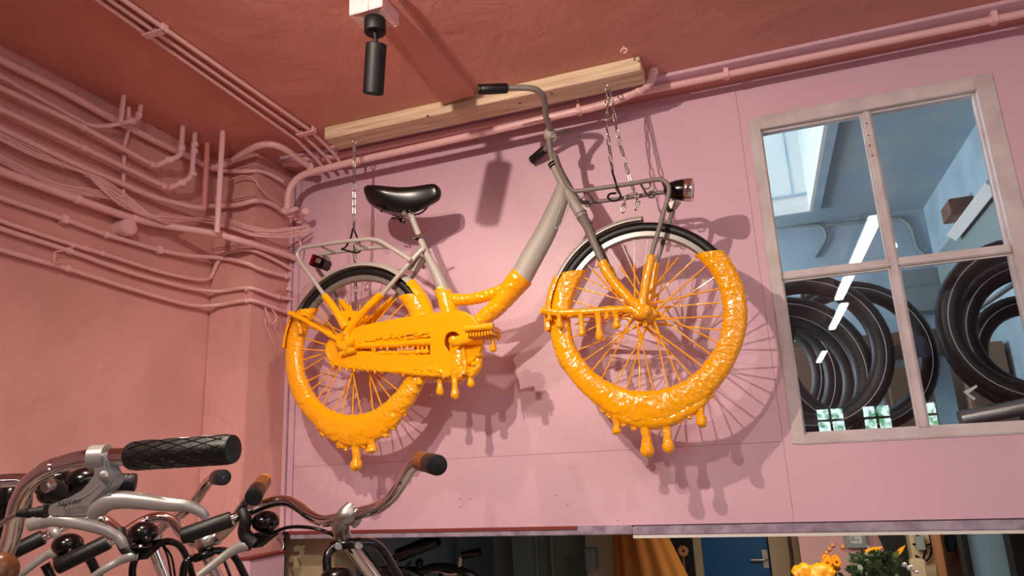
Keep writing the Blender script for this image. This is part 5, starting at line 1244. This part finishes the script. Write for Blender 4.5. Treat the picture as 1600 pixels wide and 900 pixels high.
# flowers, yellow bag, plants
def leaf(m, c, d, L, w_, bend=.3):
    d = Vector(d).normalized(); s_ = d.cross(Vector((.1, -1, .2))).normalized(); nn_ = s_.cross(d)
    b = len(m.v)
    for h, q in ((0, .1), (.3, .9), (.6, .8), (1, .05)):
        p = c + d * L * h - nn_ * bend * L * h * h
        m.v += [p + s_ * w_ * q, p - s_ * w_ * q]
    for i in range(3): a = b + 2 * i; m.face((a, a + 1, a + 3, a + 2))
yb2 = MB(); pc = aty(1270, 905, 3.6)
for j, (dz, s_) in enumerate(((-.10, 1.0), (-.02, 1.02), (.02, .9), (.035, .55))): pass
yb2.tube([aty(1246, 906, 3.6), aty(1256, 900, 3.6), aty(1270, 905, 3.6), aty(1284, 899, 3.6), aty(1300, 906, 3.6)], [.035, .048, .040, .048, .035], 28, 10, rough=.011, freq=26)
yb2.box(aty(1248, 940, 3.58), aty(1298, 906, 3.62))
tag(yb2.build('yellow_bag', M['yellowcloth'], None, angle=70), 'crumpled yellow bag at the bottom edge under the ledge', 'bag')
fl = thing('flower_bunch', 'bunch of orange flowers beside the framed notice', 'flowers', aty(1297, 885, 3.8))
for k in range(16):
    c = aty(1297 + random.uniform(-10, 10), 879 + random.uniform(-9, 12), 3.8) + Vector((0, random.uniform(-.03, .03), 0)); m = MB()
    for i in range(8): a = i * pi / 4; m.ball(c + Vector((.013 * math.cos(a), -.004, .013 * math.sin(a))), .008, .005, .008, 6, 4)
    m.build('flower_head', M['petal'], fl)
m = MB()
for k in range(40): c = aty(1297, 888, 3.8) + Vector((random.uniform(-.035, .035), random.uniform(-.03, .03), random.uniform(-.03, .02))); leaf(m, c, (random.uniform(-1, 1), random.uniform(-.5, .5), random.uniform(-.3, 1)), .035, .009)
m.build('foliage', M['leaf'], fl)
MB().tube([aty(1297, 890, 3.8), Vector((aty(1297, 890, 3.8).x, 3.8, 0))], .012, 8).build('stem', M['leaf'], fl)
for x, y in ((1301, 852), (1296, 858), (1291, 864), (1317, 855)):
    p = aty(x, y, 3.82); MB().ball(p, .013, .013, .013, 8, 6).build('dried_head', M['dry'], fl); MB().tube([p, aty(1297, 880, 3.8)], .002, 5).build('dried_stem', M['dry'], fl)
hg = thing('potted_plant', 'dense dark green leafy plant in front of the pink wall under the ledge', 'plant', aty(1365, 890, 3.5))
for k in range(260):
    c = aty(1337 + 60 * random.random(), 872 + 35 * random.random() ** 1.2 + abs(k % 7) * .5, 3.5) + Vector((0, random.uniform(-.1, .1), 0)); m = MB()
    leaf(m, c, (random.uniform(-1, 1), random.uniform(-.8, .2), random.uniform(-.4, 1)), random.uniform(.03, .055), random.uniform(.009, .016)); m.build('leaf', M['leaf'] if k % 5 else M['leaf2'], hg, smooth=False)
MB().lathe(Vector((aty(1365, 890, 3.5).x, 3.5, 0)), (0, 0, 1), [(0, .09), (.5, .10), (.52, .095)], 20).build('pot', M['void'], hg)
for c_, d_, l_, w_ in (((1345, 868), (.9, 0, .35), .10, .016), ((1340, 874), (1, 0, .5), .09, .012), ((1397, 870), (.8, 0, .7), .07, .01)):
    yl = MB(); leaf(yl, aty(*c_, 3.55), d_, l_, w_); yl.build('yellow_leaf', M['yellowcloth'], hg, smooth=False)
dg_ = MB().prism([[aty(x, y, 4.0) for x, y in ((1366, 818), (1404, 818), (1432, 880), (1430, 930), (1415, 930))]], (0, .08, 0))
tag(dg_.build('slanted_post', M['void'], None, smooth=False), 'black slanted post right of the framed notice', 'post')
lowbox('pale_blue_board', 'pale blue strip behind the slanted black post', 'panel', 1405, 1432, 4.15, 4.2, M['skyblue'])
wh = MB()
for k in range(14): 
    c = aty(1402 + k * 2.2 + random.uniform(-3, 3), 876 + k * 1.1 + random.uniform(-3, 4), 3.45); wh.ball(c, random.uniform(.004, .013), .006, random.uniform(.004, .009), 6, 5)
tag(wh.build('white_blossom', M['white']), 'white blossom beside the dark plant', 'flowers')
lowbox('rough_beige_wall', 'rough beige wall with cables right of the slanted post', 'panel', 1424, 1470, 3.9, 4.0, M['beige'])
for pts, lb_ in ((((1430, 832), (1440, 845), (1446, 860), (1440, 880)), 'dark cable looping over the rough beige wall'), (((1452, 832), (1456, 858), (1448, 876), (1430, 868)), 'second dark cable crossing the rough beige wall'), (((1426, 850), (1440, 853), (1455, 850)), 'short dark cable across the rough beige wall')):
    tag(MB().tube([aty(x, y, 3.88) for x, y in pts], .005, 6, 4).build('wall_cable', M['black']), lb_, 'cable')
sw = aty(1437, 848, 3.88); tag(MB().box(sw + Vector((-.018, -.02, -.03)), sw + Vector((.018, .019, .03))).build('junction_box', M['greyboard'], None, smooth=False, bevel=.002), 'small grey box among the cables on the rough wall', 'box')
bt = aty(1434, 884, 3.8); tag(MB().box(bt + Vector((-.03, -.03, -.4)), bt + Vector((.03, .03, .03))).build('beige_switch', M['beige'], None, smooth=False, bevel=.006), 'pale beige bin beside the white blossom', 'box')
lowbox('wooden_post', 'upright wooden post right of the rough beige wall', 'post', 1464, 1474, 3.75, 3.85, mat('orange_wood', (.62, .42, .28), .5))
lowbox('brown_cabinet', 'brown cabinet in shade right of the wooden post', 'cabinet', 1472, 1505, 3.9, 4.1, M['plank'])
gl = thing('hanging_glove', 'dark blue glove hanging before the brown cabinet', 'glove', aty(1486, 850, 3.85))
m = MB().tube([aty(1486, 838, 3.85), aty(1485, 850, 3.85), aty(1487, 862, 3.85)], [.018, .026, .018], 10, 3)
for a, c in (((1481, 850), (1478, 838)), ((1489, 848), (1491, 836)), ((1485, 846), (1485, 834))): m.tube([aty(*a, 3.85), aty(*c, 3.85)], .008, 8)
m.build('glove', mat('navy_knit', (.08, .13, .22), .8), gl)
lowbox('black_post', 'thin black upright left of the pale blue panel', 'post', 1506, 1515, 3.6, 3.7, M['void'])
lowbox('tall_cabinet', 'broad pale blue cabinet side at the right under the ledge', 'cabinet', 1514, 1582, 3.62, 3.66, M['skyblue'])
lowbox('black_curtain', 'black curtain at the right edge under the ledge', 'curtain', 1582, 1640, 3.5, 3.6, M['void'])
# bicycles in the dark behind the ledge
o = thing('dark_bicycle', 'black bicycle handlebar with thick grip in the dark under the ledge', 'bicycle', aty(640, 870, 3.25))
MB().tube([aty(612, 874, 3.2), aty(625, 866, 3.2), aty(645, 855, 3.2)], .012, 12, 3).build('handlebar', M['black'], o)
grip(o, aty(622, 868, 3.2), aty(684, 843, 3.2), .032, M['black'])
MB().tube([aty(636, 866, 3.2), aty(640, 880, 3.2), aty(625, 892, 3.2)], .008, 8, 3).build('brake_lever', M['black'], o)
MB().tube([aty(612, 874, 3.2), Vector((aty(612, 874, 3.2).x, 3.2, .35))], .016, 10).build('stem', M['black'], o)
MB().tube([Vector((aty(612, 874, 3.2).x + .33 * math.cos(a), 3.2, .345 + .323 * math.sin(a))) for a in [2 * pi * i / 40 for i in range(40)]], .02, 8, closed=True).build('tyre', M['rubber'], o)
o = thing('dark_bicycle', 'second dark bicycle with small crooked grip in the middle under the ledge', 'bicycle', aty(700, 890, 3.3))
MB().tube([aty(655, 886, 3.3), aty(680, 892, 3.3), aty(705, 898, 3.3), aty(716, 892, 3.3), aty(719, 878, 3.3), aty(722, 870, 3.3), aty(745, 864, 3.3)], .011, 12, 4).build('handlebar', M['steel'], o)
grip(o, aty(722, 868, 3.3), aty(751, 862, 3.3), .019, M['black'])
MB().ball(aty(655, 880, 3.3), .02, .02, .022).build('bell', M['black'], o)
MB().ball(aty(640, 898, 3.3), .06, .05, .04).build('saddle', M['black'], o)
MB().tube([aty(690, 895, 3.3), Vector((aty(690, 895, 3.3).x, 3.3, .35))], .016, 10).build('stem', M['black'], o)
MB().tube([Vector((aty(690, 895, 3.3).x + .33 * math.cos(a), 3.3, .345 + .323 * math.sin(a))) for a in [2 * pi * i / 40 for i in range(40)]], .02, 8, closed=True).build('tyre', M['rubber'], o)
